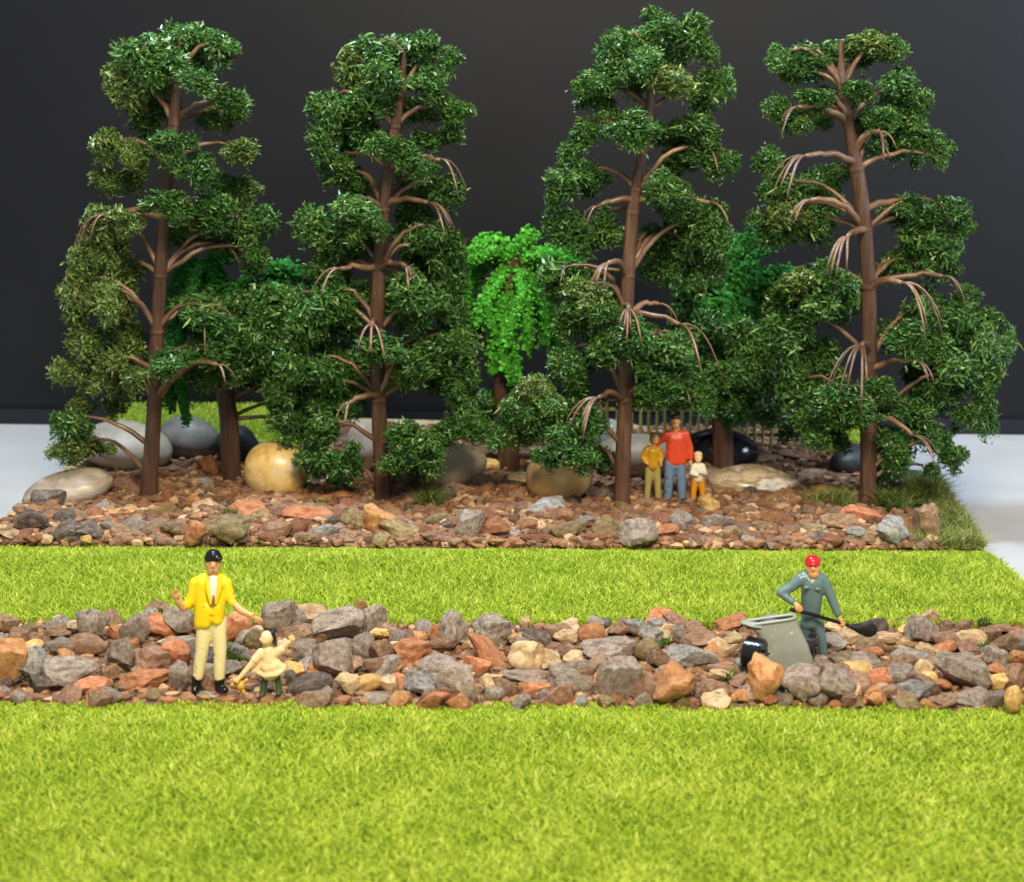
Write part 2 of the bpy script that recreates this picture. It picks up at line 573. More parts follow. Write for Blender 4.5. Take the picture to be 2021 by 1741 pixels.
def put_stone(me, loc, scale, rot, mat, parent=None, name='stone'):
    o = link(name, me, parent, loc)
    o.scale = scale
    o.rotation_euler = rot
    o.material_slots[0].link = 'OBJECT'
    o.material_slots[0].material = M[mat]
    return o


def stone_px(cx, cy, wpx, hpx, rot, mat, parent, lift=0.0, name='stone', rnd=False):
    """a stone whose visible foot rests on the bed"""
    b = G(cx, cy + hpx * 0.5, lift + 0.01)
    y = b.y + 0.28 * wpx * upp(b.y)
    u = upp(y)
    c = V(cx, cy, y)
    c.z = max(c.z, lift + 0.2 * hpx * u)
    me = random.choice(ROCK_RND if rnd else ROCK_BIG)
    dep = random.uniform(0.75, 1.0) * (wpx + hpx) * 0.5
    e = Euler((random.uniform(-0.15, 0.15), math.radians(rot), random.choice((0, math.pi)) + random.uniform(-0.2, 0.2)), 'ZXY')
    m = Matrix.Rotation(math.radians(rot), 3, 'Y') @ Matrix.Rotation(random.choice((0, math.pi)) + random.uniform(-0.25, 0.25), 3, 'Z')
    o = put_stone(me, c, (wpx * u * 0.56, dep * u * 0.5, hpx * u * 0.56), m.to_euler(), mat, parent, name)
    return o


# big stones that stand out: things of their own
BIG_FRONT = [
    (12, 1308, 80, 98, 8, 'orange', 'tall terracotta rock cut by the left edge of the picture'),
    (60, 1312, 66, 76, 0, 'blue', 'upright grey rock beside the terracotta rock at far left'),
    (130, 1325, 118, 66, -16, 'grey', 'large pale grey slab leaning over the front lawn at left'),
    (284, 1342, 118, 38, -4, 'orange', 'flat orange slab lying left of the yellow-jacketed figure'),
    (184, 1236, 56, 72, 0, 'grey', 'pointed grey rock at the back of the bed, left end'),
    (265, 1243, 56, 66, 0, 'grey', 'dark-pitted grey rock left of the dark maroon slab'),
    (238, 1292, 52, 66, 0, 'grey', 'rounded speckled grey rock above the flat orange slab'),
    (316, 1236, 68, 46, 0, 'orange', 'orange wedge rock behind the yellow-jacketed figure, at left'),
    (344, 1290, 62, 60, 18, 'orange', 'orange angular rock touching the trousered leg at left'),
    (548, 1217, 74, 58, -10, 'grey', 'big grey rock just above the girl with black hair'),
    (612, 1212, 66, 42, 0, 'tan', 'brownish tan block right of the big grey rock above the girl'),
    (668, 1236, 104, 70, -22, 'grey', 'long slanting grey-brown rock rising to the right'),
    (736, 1222, 52, 58, 0, 'grey', 'pointed grey rock at the back beside the slanting rock'),
    (656, 1302, 76, 80, 0, 'grey', 'large rough grey rock right of the girl'),
    (814, 1286, 76, 48, 0, 'orange', 'orange brick-like block in the middle of the front bed'),
    (724, 1348, 68, 34, -20, 'yellow', 'long pale yellow stone at the lawn edge'),
    (842, 1352, 92, 46, 14, 'blue', 'speckled blue-grey stone lying at the lawn edge'),
    (905, 1344, 84, 78, 10, 'grey', 'large grey-brown rock right of the speckled blue-grey stone'),
    (896, 1244, 56, 74, 14, 'grey', 'upright lilac-grey rock in the middle at the back'),
    (970, 1247, 78, 62, 0, 'grey', 'chunky grey rock at the back above the diagonal orange rock'),
    (964, 1292, 112, 42, 40, 'orange', 'long orange rock lying diagonally in the middle'),
    (1048, 1338, 108, 24, 3, 'grey', 'thin flat grey slab above the small orange stone'),
    (1060, 1362, 72, 34, 16, 'orange', 'small orange stone at the lawn edge below the thin slab'),
    (1205, 1282, 104, 54, -10, 'grey', 'wide grey rock with a dark underside, right of centre'),
    (1222, 1338, 86, 82, 0, 'grey', 'large rounded grey rock left of the smooth terracotta rock'),
    (1318, 1350, 110, 80, -8, 'orange', 'large smooth terracotta rock at the lawn edge'),
    (1366, 1297, 106, 46, 12, 'blue', 'pale blue-grey rock behind the smooth terracotta rock'),
    (1392, 1266, 88, 44, 4, 'brown', 'pinkish brown slab left of the grey cart'),
    (1502, 1342, 92, 92, -32, 'orange', 'big jagged terracotta rock in front of the grey cart'),
    (1576, 1350, 82, 74, 0, 'grey', 'grey-brown rock between the jagged terracotta rock and a pale boulder'),
    (1652, 1350, 72, 76, 0, 'grey', 'pale grey boulder below the shovelling worker'),
    (1725, 1347, 66, 44, -22, 'orange', 'orange rock right of the pale grey boulder'),
    (1800, 1366, 112, 44, -4, 'blue', 'long pale grey stone at the lawn edge, right side'),
    (1832, 1342, 38, 34, 0, 'yellow', 'round yellow pebble resting behind the long pale stone'),
    (1894, 1322, 112, 78, 26, 'grey', 'large slanting mauve-grey rock near the right end'),
    (1904, 1378, 122, 24, 0, 'grey', 'thin grey slab lying under the slanting mauve-grey rock'),
    (2000, 1382, 34, 58, 0, 'yellow', 'upright ochre stone at the right edge of the picture'),
    (1822, 1244, 62, 56, 0, 'grey', 'grey rock at the back carrying a pale cap stone'),
    (1836, 1216, 34, 30, 0, 'tan', 'pale cream stone sitting on top of the back row, right'),
    (1300, 1218, 62, 36, 0, 'orange', 'reddish spiky stone on the back row right of centre'),
    (1440, 1230, 70, 30, -22, 'orange', 'orange slab on the back row left of the grey cart'),
]
for cx, cy, ww, hh, rt, mt, lb in BIG_FRONT:
    o = stone_px(cx, cy, ww, hh, rt, mt, None, 0.03, name='rock', rnd=(mt == 'yellow'))
    tag(o, lb, 'rock', 'large rocks of the front stone bed')

MED_FRONT = [
    (118, 1276, 60, 40, 0, 'grey'), (172, 1272, 78, 44, 0, 'brown'), (222, 1247, 26, 32, 0, 'orange'), (38, 1262, 52, 48, 0, 'brown'),
    (72, 1268, 52, 42, 0, 'brown'), (18, 1232, 40, 30, 0, 'brown'), (60, 1240, 30, 24, 0, 'olive'), (115, 1248, 56, 26, 0, 'brown'), (150, 1240, 34, 32, 0, 'tan'),
    (300, 1306, 70, 54, 0, 'brown'), (310, 1199, 46, 30, -15, 'brown'), (356, 1226, 60, 60, 0, 'grey'), (356, 1332, 42, 58, 0, 'grey'), (215, 1330, 40, 34, 0, 'brown'),
    (410, 1300, 60, 54, 0, 'grey'), (410, 1340, 40, 40, 0, 'brown'), (462, 1238, 66, 56, -25, 'orange'), (470, 1290, 52, 38, 8, 'blue'), (452, 1318, 50, 34, 0, 'grey'), (500, 1260, 40, 40, 0, 'olive'),
    (580, 1248, 60, 28, -10, 'brown'), (712, 1197, 26, 30, 0, 'orange'), (608, 1286, 60, 54, 0, 'grey'), (716, 1272, 56, 54, 8, 'grey'), (750, 1288, 44, 58, 8, 'brown'),
    (752, 1252, 46, 24, 0, 'yellow'), (742, 1314, 50, 34, 0, 'brown'), (780, 1322, 34, 18, -15, 'orange'), (610, 1352, 90, 44, -14, 'dark'), (686, 1348, 48, 40, 0, 'tan'), (580, 1322, 44, 34, 0, 'yellow'), (684, 1326, 30, 22, 0, 'brown'),
    (770, 1340, 60, 22, -6, 'grey'), (865, 1322, 80, 56, 0, 'grey'), (868, 1272, 50, 30, -12, 'brown'), (830, 1312, 34, 20, -20, 'orange'), (786, 1258, 36, 26, 0, 'grey'), (822, 1256, 42, 20, 0, 'orange'), (858, 1250, 26, 40, 0, 'orange'),
    (962, 1352, 28, 40, 0, 'tan'), (1054, 1256, 76, 40, 30, 'dark'), (1046, 1298, 84, 68, 0, 'tan'), (1084, 1304, 50, 48, 0, 'tan'), (1126, 1346, 96, 54, 18, 'grey'), (1130, 1303, 40, 36, 0, 'tan'),
    (1024, 1262, 40, 28, -20, 'tan'), (1036, 1230, 22, 26, 0, 'tan'), (1116, 1260, 46, 34, 0, 'tan'), (1106, 1284, 56, 30, 5, 'brown'), (1166, 1250, 52, 42, -20, 'orange'), (1276, 1284, 50, 46, 10, 'olive'), (1226, 1238, 52, 36, 0, 'brown'),
    (1256, 1240, 62, 34, 14, 'blue'), (1290, 1256, 52, 36, 20, 'blue'), (1318, 1246, 26, 32, 0, 'tan'), (1340, 1250, 34, 36, 0, 'grey'), (1300, 1300, 48, 40, 0, 'brown'), (1152, 1330, 50, 32, 0, 'brown'), (1262, 1340, 34, 44, 0, 'grey'),
    (1414, 1362, 76, 38, 0, 'brown'), (1440, 1322, 48, 24, 12, 'orange'), (1420, 1334, 50, 26, 0, 'tan'), (1472, 1374, 50, 26, 0, 'orange'), (1520, 1378, 34, 26, 0, 'orange'), (1440, 1282, 50, 20, -6, 'tan'), (1446, 1260, 40, 26, 0, 'tan'), (1370, 1240, 50, 26, -8, 'brown'),
    (1612, 1308, 54, 32, 0, 'grey'), (1690, 1304, 116, 44, 10, 'grey'), (1766, 1336, 74, 44, -6, 'grey'), (1966, 1380, 44, 34, 0, 'grey'), (1964, 1300, 58, 46, 32, 'grey'), (1972, 1324, 46, 26, 14, 'orange'), (1970, 1346, 36, 32, 0, 'yellow'),
    (1758, 1266, 62, 38, 0, 'tan'), (1730, 1240, 46, 40, 0, 'dark'), (1916, 1262, 62, 36, 0, 'tan'), (1868, 1278, 42, 28, -30, 'orange'), (2006, 1334, 44, 52, 0, 'brown'), (1688, 1256, 70, 32, -12, 'tan'), (1676, 1382, 30, 28, 0, 'brown'), (1726, 1380, 30, 26, 0, 'orange'),
    (1690, 1328, 34, 18, 0, 'tan'), (1720, 1286, 50, 22, 10, 'orange'), (1792, 1290, 56, 26, 20, 'tan'), (1830, 1284, 44, 22, 25, 'tan'), (1900, 1236, 44, 24, 0, 'brown'), (1950, 1252, 50, 30, 0, 'brown'), (1990, 1270, 50, 40, 0, 'brown'), (1930, 1286, 56, 24, 6, 'brown'),
    (1784, 1246, 26, 24, 0, 'yellow'), (1786, 1226, 44, 12, -6, 'grey'), (1870, 1240, 30, 30, 0, 'brown'), (1650, 1240, 50, 24, 0, 'tan'), (1560, 1240, 50, 30, 0, 'brown'), (2008, 1300, 40, 34, 0, 'orange'), (1976, 1240, 50, 20, 0, 'brown'),
]
for cx, cy, ww, hh, rt, mt in MED_FRONT:
    stone_px(cx, cy, ww, hh, rt, mt, front_bed, 0.03, rnd=(random.random() < 0.08))

BIG_REAR = [
    (65, 1030, 80, 50, 10, 'dark', 'dark grey rock at the left end of the rear bed'),
    (128, 1048, 72, 40, -8, 'dark', 'dark slate-grey rock at the grass edge, far left'),
    (92, 990, 72, 46, 0, 'dark', 'gnarled dark rock against the taupe pebble at far left'),
    (205, 1018, 130, 24, -8, 'orange', 'long thin orange slab near the left tree'),
    (386, 1052, 46, 52, 0, 'orange', 'upright orange stone at the grass edge below the left tree'),
    (450, 1046, 82, 56, 0, 'olive', 'large greenish brown rock right of the upright orange stone'),
    (496, 1014, 84, 48, 15, 'orange', 'flat pinkish orange rock left of the boat-shaped stone'),
    (608, 1020, 100, 40, 4, 'orange', 'boat-shaped bright orange stone left of the second tree'),
    (748, 1022, 64, 70, -30, 'orange', 'orange wedge stone at the foot of the second tree'),
    (788, 1048, 80, 36, 14, 'olive', 'long olive-brown stone right of the orange wedge'),
    (926, 1036, 56, 60, 0, 'grey', 'upright grey-brown rock midway between the two middle trees'),
    (1030, 1016, 116, 24, -8, 'grey', 'thin grey slab tilted between the middle trees'),
    (1124, 1048, 72, 38, -12, 'olive', 'oval olive-tan stone left of the third tree'),
    (1262, 1052, 72, 58, 0, 'grey', 'rough porous grey rock in front of the third tree'),
    (1350, 1034, 60, 44, 32, 'grey', 'tilted grey wedge below the family of three'),
    (1396, 1000, 46, 44, 30, 'yellow', 'ochre angular stone at the feet of the child'),
    (1698, 1022, 82, 42, 16, 'orange', 'rust-orange rock in front of the right tree'),
    (1656, 1034, 78, 40, 8, 'brown', 'brown rock left of the rust-orange rock'),
    (1756, 1050, 60, 58, 0, 'blue', 'pitted pale grey rock near the right end of the rear bed'),
    (1828, 1030, 50, 72, 4, 'brown', 'tall dark brown rock at the right corner of the rear bed'),
]
for cx, cy, ww, hh, rt, mt, lb in BIG_REAR:
    o = stone_px(cx, cy, ww, hh, rt, mt, None, 0.06, name='rock')
    tag(o, lb, 'rock', 'large rocks of the rear stone bed')

MED_REAR = [
    (176, 1048, 62, 40, 0, 'dark'), (20, 1056, 50, 22, 0, 'tan'), (66, 1064, 40, 18, 0, 'orange'), (170, 1066, 22, 20, 0, 'yellow'), (240, 1050, 60, 30, 0, 'brown'), (265, 1040, 60, 36, -14, 'grey'), (305, 1030, 40, 30, 0, 'brown'),
    (330, 1012, 50, 28, -20, 'olive'), (340, 1046, 46, 34, 0, 'brown'), (410, 1002, 60, 34, 0, 'tan'), (384, 990, 30, 26, 0, 'orange'), (545, 1048, 60, 36, 0, 'brown'), (530, 1062, 40, 22, 0, 'orange'), (570, 1000, 40, 26, 0, 'orange'),
    (640, 1050, 70, 28, -8, 'blue'), (700, 1028, 54, 46, 10, 'olive'), (600, 1060, 50, 20, 0, 'brown'), (660, 985, 70, 30, -12, 'orange'), (690, 1062, 60, 20, 0, 'brown'), (868, 1030, 60, 34, -12, 'olive'), (860, 1060, 60, 24, 0, 'brown'), (820, 1010, 50, 26, 0, 'dark'),
    (976, 1042, 62, 44, 0, 'orange'), (1000, 1052, 56, 22, 14, 'grey'), (910, 990, 66, 22, -10, 'tan'), (1000, 992, 90, 24, 0, 'orange'), (1080, 1004, 66, 40, -10, 'blue'), (1060, 1062, 60, 20, 0, 'orange'), (1060, 1040, 40, 24, 0, 'tan'),
    (1176, 1062, 40, 20, 0, 'orange'), (1190, 1040, 56, 42, -16, 'olive'), (1206, 1062, 36, 18, 0, 'orange'), (1310, 1030, 46, 36, 0, 'orange'), (1318, 1050, 44, 32, -20, 'orange'), (1345, 1064, 30, 20, 0, 'orange'), (1410, 1034, 70, 38, -8, 'grey'),
    (1280, 1000, 70, 28, 8, 'brown'), (1330, 1006, 56, 20, -8, 'brown'), (1440, 1054, 50, 32, 0, 'brown'), (1470, 1022, 60, 24, 0, 'tan'), (1460, 996, 40, 22, 0, 'grey'), (1520, 1010, 60, 20, 0, 'brown'), (1550, 1030, 36, 32, 0, 'orange'), (1570, 1052, 40, 22, 0, 'tan'),
    (1500, 1040, 40, 26, 0, 'brown'), (1610, 1050, 40, 28, 0, 'tan'), (1640, 1060, 40, 22, 20, 'tan'), (1690, 1056, 40, 34, 0, 'blue'), (1716, 1064, 44, 24, 20, 'brown'), (1728, 1050, 26, 26, 0, 'tan'), (1794, 1040, 40, 36, 0, 'orange'), (1800, 1064, 40, 24, 0, 'brown'),
    (1836, 1066, 26, 20, 0, 'tan'), (1600, 1026, 26, 22, 0, 'tan'), (1640, 1000, 30, 20, 0, 'brown'), (870, 980, 60, 44, 0, 'dark'), (950, 950, 70, 30, 0, 'dark'), (1030, 950, 60, 36, 0, 'tan'), (1180, 980, 60, 30, 0, 'dark'), (390, 955, 60, 24, 0, 'blue'),
    (430, 975, 40, 24, 0, 'brown'), (410, 920, 40, 40, 0, 'orange'), (240, 960, 60, 34, 0, 'brown'), (250, 1000, 50, 24, 0, 'olive'), (1600, 940, 70, 26, 0, 'brown'), (1620, 970, 50, 22, 0, 'orange'), (1540, 990, 50, 24, 0, 'grey'), (960, 920, 50, 30, 0, 'yellow'), (1500, 905, 70, 24, 0, 'brown'), (1565, 900, 60, 24, 0, 'brown'),
]
for cx, cy, ww, hh, rt, mt in MED_REAR:
    stone_px(cx, cy, ww, hh, rt, 'rust' if mt == 'orange' and random.random() < 0.75 else mt, rear_bed, 0.06)

MIX = ['grey'] * 5 + ['orange'] * 4 + ['brown'] * 6 + ['tan'] * 3 + ['olive', 'dark', 'blue', 'yellow']


KEEP = [(G(412, 1368, 0.02), .42), (G(500, 1374, 0.02), .42), (G(545, 1376, 0.02), .32), (G(1545, 1322, 0.05), .5), (G(1618, 1300, 0.05), .35), (G(1332, 1000, 0.1), .42), (G(1288, 1000, 0.1), .36), (G(1377, 1000, 0.1), .36)]


def scatter(parent, n, samp, smin, smax, zf, mats=MIX):
    for (x, y) in samp(n):
        if any((x - k.x) ** 2 + (y - k.y) ** 2 < r * r for k, r in KEEP): continue
        s = random.uniform(smin, smax)
        sc = (s * random.uniform(0.8, 1.3), s * random.uniform(0.7, 1.1), s * random.uniform(0.5, 0.8))
        put_stone(random.choice(ROCK_SML), (x, y, zf(x, y) + sc[2] * 0.35), sc, (random.uniform(-.4, .4), random.uniform(-.4, .4), random.uniform(0, 6.28)), random.choice(mats), parent)


scatter(front_bed, 150, strip_sampler(yF0 + 0.15, yF1 - 0.05, vis0, vis1), 0.1, 0.24, lambda x, y: 0.05)
scatter(front_bed, 46, strip_sampler(yF0 - 0.06, yF0 + 0.14, vis0, vis1), 0.09, 0.2, lambda x, y: 0.02, ['grey'] * 5 + ['brown'] * 4 + ['orange'] * 3 + ['tan', 'blue', 'olive'])
scatter(rear_bed, 225, strip_sampler(yR0 + 0.05, yR0 + 3.2, lambda y: np.array([left_x(v) + 0.5 for v in y]), lambda y: np.array([right_x(v) - 1.0 for v in y])), 0.07, 0.21, lambda x, y: bed_h(x, y) + 0.05, ['brown'] * 8 + ['rust'] * 8 + ['grey'] * 2 + ['olive', 'orange', 'dark'])


def gravel(name, parent, n, samp, zf, smin, smax, mat, mats=None):
    xy = samp(n)
    iv, iff = ico(1)
    g = Geo()
    tn = []
    for x, y in xy:
        s = random.uniform(smin, smax)
        v = iv * (np.array([random.uniform(0.7, 1.4), random.uniform(0.7, 1.4), random.uniform(0.5, 0.9)]) * s)
        v = v * rng.uniform(0.65, 1.3, (len(iv), 1))
        tn += [random.random()] * len(iv)
        g.add(v + np.array([x, y, zf(x, y) + s * 0.3]), iff)
    v, f = g.arrays()
    o = link(name, mesh_tri(name, v, f, mat, False, attr=tn), parent)
    o['kind'] = 'stuff'
    return o


M['gravel'] = tint_mat('mixed_gravel', [srgb(86, 60, 45), srgb(132, 93, 67), srgb(108, 84, 68), srgb(156, 110, 77), srgb(128, 106, 90), srgb(152, 116, 84), srgb(198, 164, 126)], 0.88, 0.3)
gravel('gravel', front_bed, 4200, strip_sampler(yF0 + 0.0, yF1 + 0.03, vis0, vis1), lambda x, y: 0.0, 0.025, 0.085, M['gravel'])
gravel('gravel', rear_bed, 11000, strip_sampler(yR0 - 0.0, yR0 + 3.4, lambda y: np.array([left_x(v) + 0.1 for v in y]), lambda y: np.array([right_x(v) - 0.7 for v in y])), lambda x, y: bed_h(x, y) + random.choice((0, 0, 0.03, 0.06)), 0.03, 0.115, M['gravel'])
gravel('gravel', rear_bed, 3200, strip_sampler(yR0 + 3.4, yR1, lambda y: np.array([left_x(v) + 0.4 for v in y]), lambda y: np.array([right_x(v) - 0.7 for v in y])), lambda x, y: bed_h(x, y), 0.03, 0.09, M['gravel'])


# ------------------------------------------------------------------ smooth pebbles
def pebble_mat(name, cols, rough, scale, stretch=(1, 1, 1), pos=(0.35, 0.65), coat=0.0):
    m = noise_mat(name, cols, scale, rough, 0.1, 9.0, detail=5.0, coat=coat, randomise=False, stretch=stretch, speck=0.08)
    return m


def pebble(cx, cy, wpx, hpx, rot, cols, label, rough=0.35, scale=1.2, stretch=(1, 1, 1), seed=0, yoff=0.0, pw=2.0):
    b = G(cx, cy + hpx * 0.46, 0.08)
    y = b.y + 0.3 * wpx * upp(b.y) + yoff
    u = upp(y)
    c = V(cx, cy, y)
    v, f = ico(4)
    s = Vector((seed * 3.3, seed * 1.7, 0))
    d = np.array([noise.noise(Vector(p) * 0.9 + s) for p in v])
    v = v * (1 + 0.13 * d)[:, None]
    sg = np.sign(v)
    v = sg * np.abs(v) ** (2.0 / pw) if pw != 2.0 else v
    v = (v - v.min(0)) / (v.max(0) - v.min(0)) * 2 - 1
    v = v * np.array([wpx * u / 2, (0.6 * wpx + 0.4 * hpx) * u * 0.45, hpx * u / 2])
    v = v @ np.array(Matrix.Rotation(math.radians(rot), 3, 'Y')).T
    me = mesh_tri('pebble', v, f, pebble_mat('pebble_stone', cols, rough, scale, stretch))
    return tag(link('pebble', me, None, c), label, 'pebble', 'smooth river pebbles in the rear stone bed')


pebble(138, 966, 180, 80, -12, [srgb(134, 120, 104), srgb(166, 152, 134), srgb(214, 204, 190)], 'long taupe pebble with a pale stripe at the far left', 0.35, 0.9, (1, 1, 3.5), 1)
pebble(248, 884, 186, 104, 8, [srgb(150, 136, 118), srgb(174, 160, 141), srgb(186, 174, 157)], 'large pale cream pebble behind the left tree trunk', 0.5, 0.8, seed=2)
pebble(372, 866, 124, 92, 10, [srgb(84, 81, 75), srgb(122, 117, 107), srgb(140, 135, 124)], 'mid-grey pebble behind the left tree beside the cream one', 0.5, 0.9, seed=3)
pebble(468, 878, 86, 78, 0, [srgb(20, 22, 26), srgb(34, 36, 40), srgb(48, 50, 54)], 'black pebble behind the thin trunk at left', 0.5, 1.5, seed=4)
pebble(546, 930, 128, 116, 12, [srgb(176, 128, 66), srgb(222, 188, 116), srgb(228, 206, 152), srgb(220, 210, 186)], 'yellow jasper pebble with brown veins left of the second tree', 0.3, 1.6, seed=5, pw=2.3)
pebble(722, 884, 84, 108, 0, [srgb(160, 134, 116), srgb(190, 166, 146), srgb(204, 182, 162)], 'pinkish taupe pebble behind the second tree', 0.5, 1.0, seed=6)
pebble(868, 922, 190, 96, -4, [srgb(136, 128, 108), srgb(166, 156, 134), srgb(184, 174, 152)], 'broad olive-grey pebble right of the second tree trunk', 0.45, 0.9, seed=7)
pebble(1104, 938, 134, 124, 0, [srgb(150, 140, 124), srgb(186, 164, 130), srgb(222, 184, 120), srgb(226, 196, 138)], 'round two-tone tan and grey pebble left of the third tree', 0.4, 0.75, seed=8)
pebble(1255, 904, 170, 96, 4, [srgb(122, 108, 92), srgb(156, 136, 114), srgb(190, 160, 124)], 'brown pebble behind the third tree trunk', 0.45, 0.9, seed=9)
pebble(1206, 862, 60, 70, 0, [srgb(150, 146, 138), srgb(170, 166, 158)], 'small whitish pebble behind the third tree trunk', 0.4, 0.9, seed=10)
pebble(1424, 886, 152, 84, 6, [srgb(12, 13, 16), srgb(24, 25, 29), srgb(38, 39, 44)], 'glossy black pebble in front of the picket fence', 0.12, 1.3, seed=11)
pebble(1488, 952, 186, 66, 3, [srgb(140, 112, 76), srgb(206, 192, 164), srgb(150, 128, 100), srgb(226, 222, 214), srgb(146, 156, 168)], 'long marbled pale pebble right of the child', 0.22, 1.3, (0.8, 1, 2.6), 12)
pebble(1692, 908, 112, 62, -10, [srgb(42, 42, 48), srgb(60, 60, 64), srgb(96, 92, 84)], 'dark slate pebble behind the right tree trunk', 0.5, 0.9, seed=13)
pebble(1800, 955, 90, 56, 0, [srgb(96, 100, 76), srgb(126, 130, 104), srgb(150, 152, 126)], 'mossy grey-green pebble right of the right tree trunk', 0.7, 1.0, seed=14)


# ------------------------------------------------------------------ tufts
def tuft(px, py, wpx, hpx, n, mat, label, lift=0.1, lean=0.9, cat='grass tuft'):
    b = G(px, py, lift)
    u = upp(b.y)
    def samp(k):
        a = rng.uniform(0, 6.28, k); r = np.sqrt(rng.uniform(0, 1, k)) * wpx * u * 0.4
        return np.column_stack([b.x + r * np.cos(a), b.y + r * np.sin(a) * 0.7])
    o = grass_obj('grass_tuft', samp, n, hpx * u * 0.5, hpx * u * 1.15, 0.011, mat, lean, zf=lambda a, c: lift)
    del o['kind']
    tag(o, label, cat, 'little tufts of model grass')


tuft(1640, 1004, 110, 52, 900, M['grass_olive'], 'wide dull olive grass tuft left of the right tree foot', 0.1)
tuft(1760, 1010, 70, 60, 600, M['moss'], 'blue-green grass tuft right of the right tree foot', 0.1)
tuft(1822, 990, 70, 76, 800, M['grass_olive'], 'tall pale olive grass tuft at the right board corner', 0.1)
tuft(1466, 1074, 30, 30, 120, M['moss'], 'small dark green tuft at the grass edge below the marbled pebble', 0.03)
tuft(456, 1020, 36, 26, 120, M['moss'], 'small green tuft between the orange stones at left', 0.2)
tuft(634, 1000, 40, 24, 130, M['moss'], 'dark green tuft behind the boat-shaped stone', 0.15)
tuft(850, 1005, 44, 60, 260, M['moss'], 'tall dim green tuft right of the second tree foot', 0.1)
tuft(88, 1340, 26, 40, 110, M['moss'], 'yellow-green moss tuft between two grey rocks at far left', 0.1)
tuft(460, 1300, 30, 40, 110, M['moss'], 'green tuft beside the blue-grey stone behind the girl figurine', 0.1)
tuft(986, 1366, 40, 26, 120, M['moss'], 'green tuft beside the small tan pebble at the lawn edge', 0.0)
tuft(1312, 1270, 28, 20, 70, M['moss'], 'tiny green tuft among the grey stones right of centre', 0.12)
tuft(1942, 1284, 22, 28, 60, M['moss'], 'thin green tuft near the right end of the front bed', 0.12)
tuft(1942, 1232, 30, 22, 90, M['moss'], 'dark green tuft on the back edge of the front bed, far right', 0.1)
tuft(214, 1362, 40, 30, 110, M['moss'], 'ragged green tuft left of the flat orange slab', 0.0)
tuft(1446, 1345, 50, 34, 120, M['moss'], 'pale green tuft left of the jagged terracotta rock', 0.05)


# ------------------------------------------------------------------ picket fence
M['picket'] = noise_mat('olive_wood', [srgb(92, 88, 44), srgb(122, 115, 62), srgb(142, 135, 82)], 3.0, 0.6, 0.2, 10.0, stretch=(3, 3, 0.6))
fa, fb = G(1022, 880, 0.1), G(1586, 886, 0.1)
fence = empty('picket_fence', (fa + fb) / 2)
tag(fence, 'low olive picket fence behind the pebbles, right of centre', 'fence')
fdir = (fb - fa); flen = fdir.length; fdir.normalize()
pv, pf = tube([(0, 0, 0), (0, 0, 0.55), (0, 0, 0.98), (0, 0, 1.04)], [0.036, 0.036, 0.034, 0.012], 6)
pme = mesh_tri('picket', pv, pf, M['picket'], True, 40)
npk = 36
for i in range(npk):
    p = fa + fdir * (flen * i / (npk - 1)) - fence.location
    o = link('picket', pme, fence, p)
    o.rotation_euler = (random.uniform(-.03, .03), random.uniform(-.03, .03), random.uniform(0, 6))
    o.scale.z = random.uniform(0.92, 1.04)
for zz in (0.28, 0.8):
    v, f = box((0, 0.05, zz), (flen + 0.1, 0.05, 0.06), Matrix.Rotation(math.atan2(fdir.y, fdir.x), 3, 'Z'))
    link('rail', mesh_tri('rail', v, f, M['picket'], False), fence)


# ------------------------------------------------------------------ trees
def foliage_variant(seed, nb=2100, droop=0.3):
    r = np.random.default_rng(seed)
    k = 7
    cen = r.normal(size=(k, 3)); cen /= np.linalg.norm(cen, axis=1)[:, None]
    cen *= r.uniform(0.2, 0.75, (k, 1)); cen[:, 2] *= 0.7
    rad = r.uniform(0.24, 0.52, k)
    wgt = rad ** 2 / (rad ** 2).sum()
    which = r.choice(k, nb, p=wgt)
    d = r.normal(size=(nb, 3)); d /= np.linalg.norm(d, axis=1)[:, None]
    rr = rad[which] * (r.uniform(0.35, 1.05, nb) + 0.28 * np.abs(r.normal(size=nb)).clip(0, 1.1) * (r.uniform(size=nb) < 0.3))
    P = cen[which] + d * rr[:, None]
    P[:, 2] = np.where(P[:, 2] < 0, P[:, 2] * r.uniform(0.8, 1.6, nb), P[:, 2])
    P[:, 2] -= droop * (P[:, 0] ** 2 + P[:, 1] ** 2) * 0.5
    # sprays: neighbouring bits share a heading, curling outward and down
    t = r.normal(size=(nb, 3)) * 0.75 + d * 0.9; t[:, 2] -= 0.1
    t /= np.linalg.norm(t, axis=1)[:, None]
    s = np.cross(t, r.normal(size=(nb, 3))); s /= np.linalg.norm(s, axis=1)[:, None]
    nrm = np.cross(t, s)
    ln = r.gamma(5.0, 0.038, nb).clip(0.08, 0.45)[:, None]; wd = r.uniform(0.018, 0.05, nb)[:, None]
    cu = r.uniform(-0.1, 0.6, nb)[:, None] * ln
    lg = r.uniform(size=nb) < 0.02
    ln[lg] *= 1.5; wd[lg] *= 0.7
    a, b, c = P - t * ln * 0.5, P + nrm * cu * 0.5, P + t * ln * 0.5
    Vv = np.stack([a - s * wd * 0.6, a + s * wd * 0.6, b - s * wd, b + s * wd, c - s * wd * 0.15, c + s * wd * 0.15], 1).reshape(-1, 3)
    q = np.arange(nb)[:, None] * 6
    F = np.concatenate([q + np.array(x) for x in ([0, 1, 3], [0, 3, 2], [2, 3, 5], [2, 5, 4])])
    lump = r.uniform(-0.14, 0.14, k)[which]
    tint = (0.42 + 0.2 * r.normal(size=nb) + lump).clip(0, 1)
    tint[lg] = 1.0
    return mesh_tri('foliage', Vv, F, M['leaf'], False, attr=np.repeat(tint, 6))


FOL = [foliage_variant(900 + i) for i in range(16)]


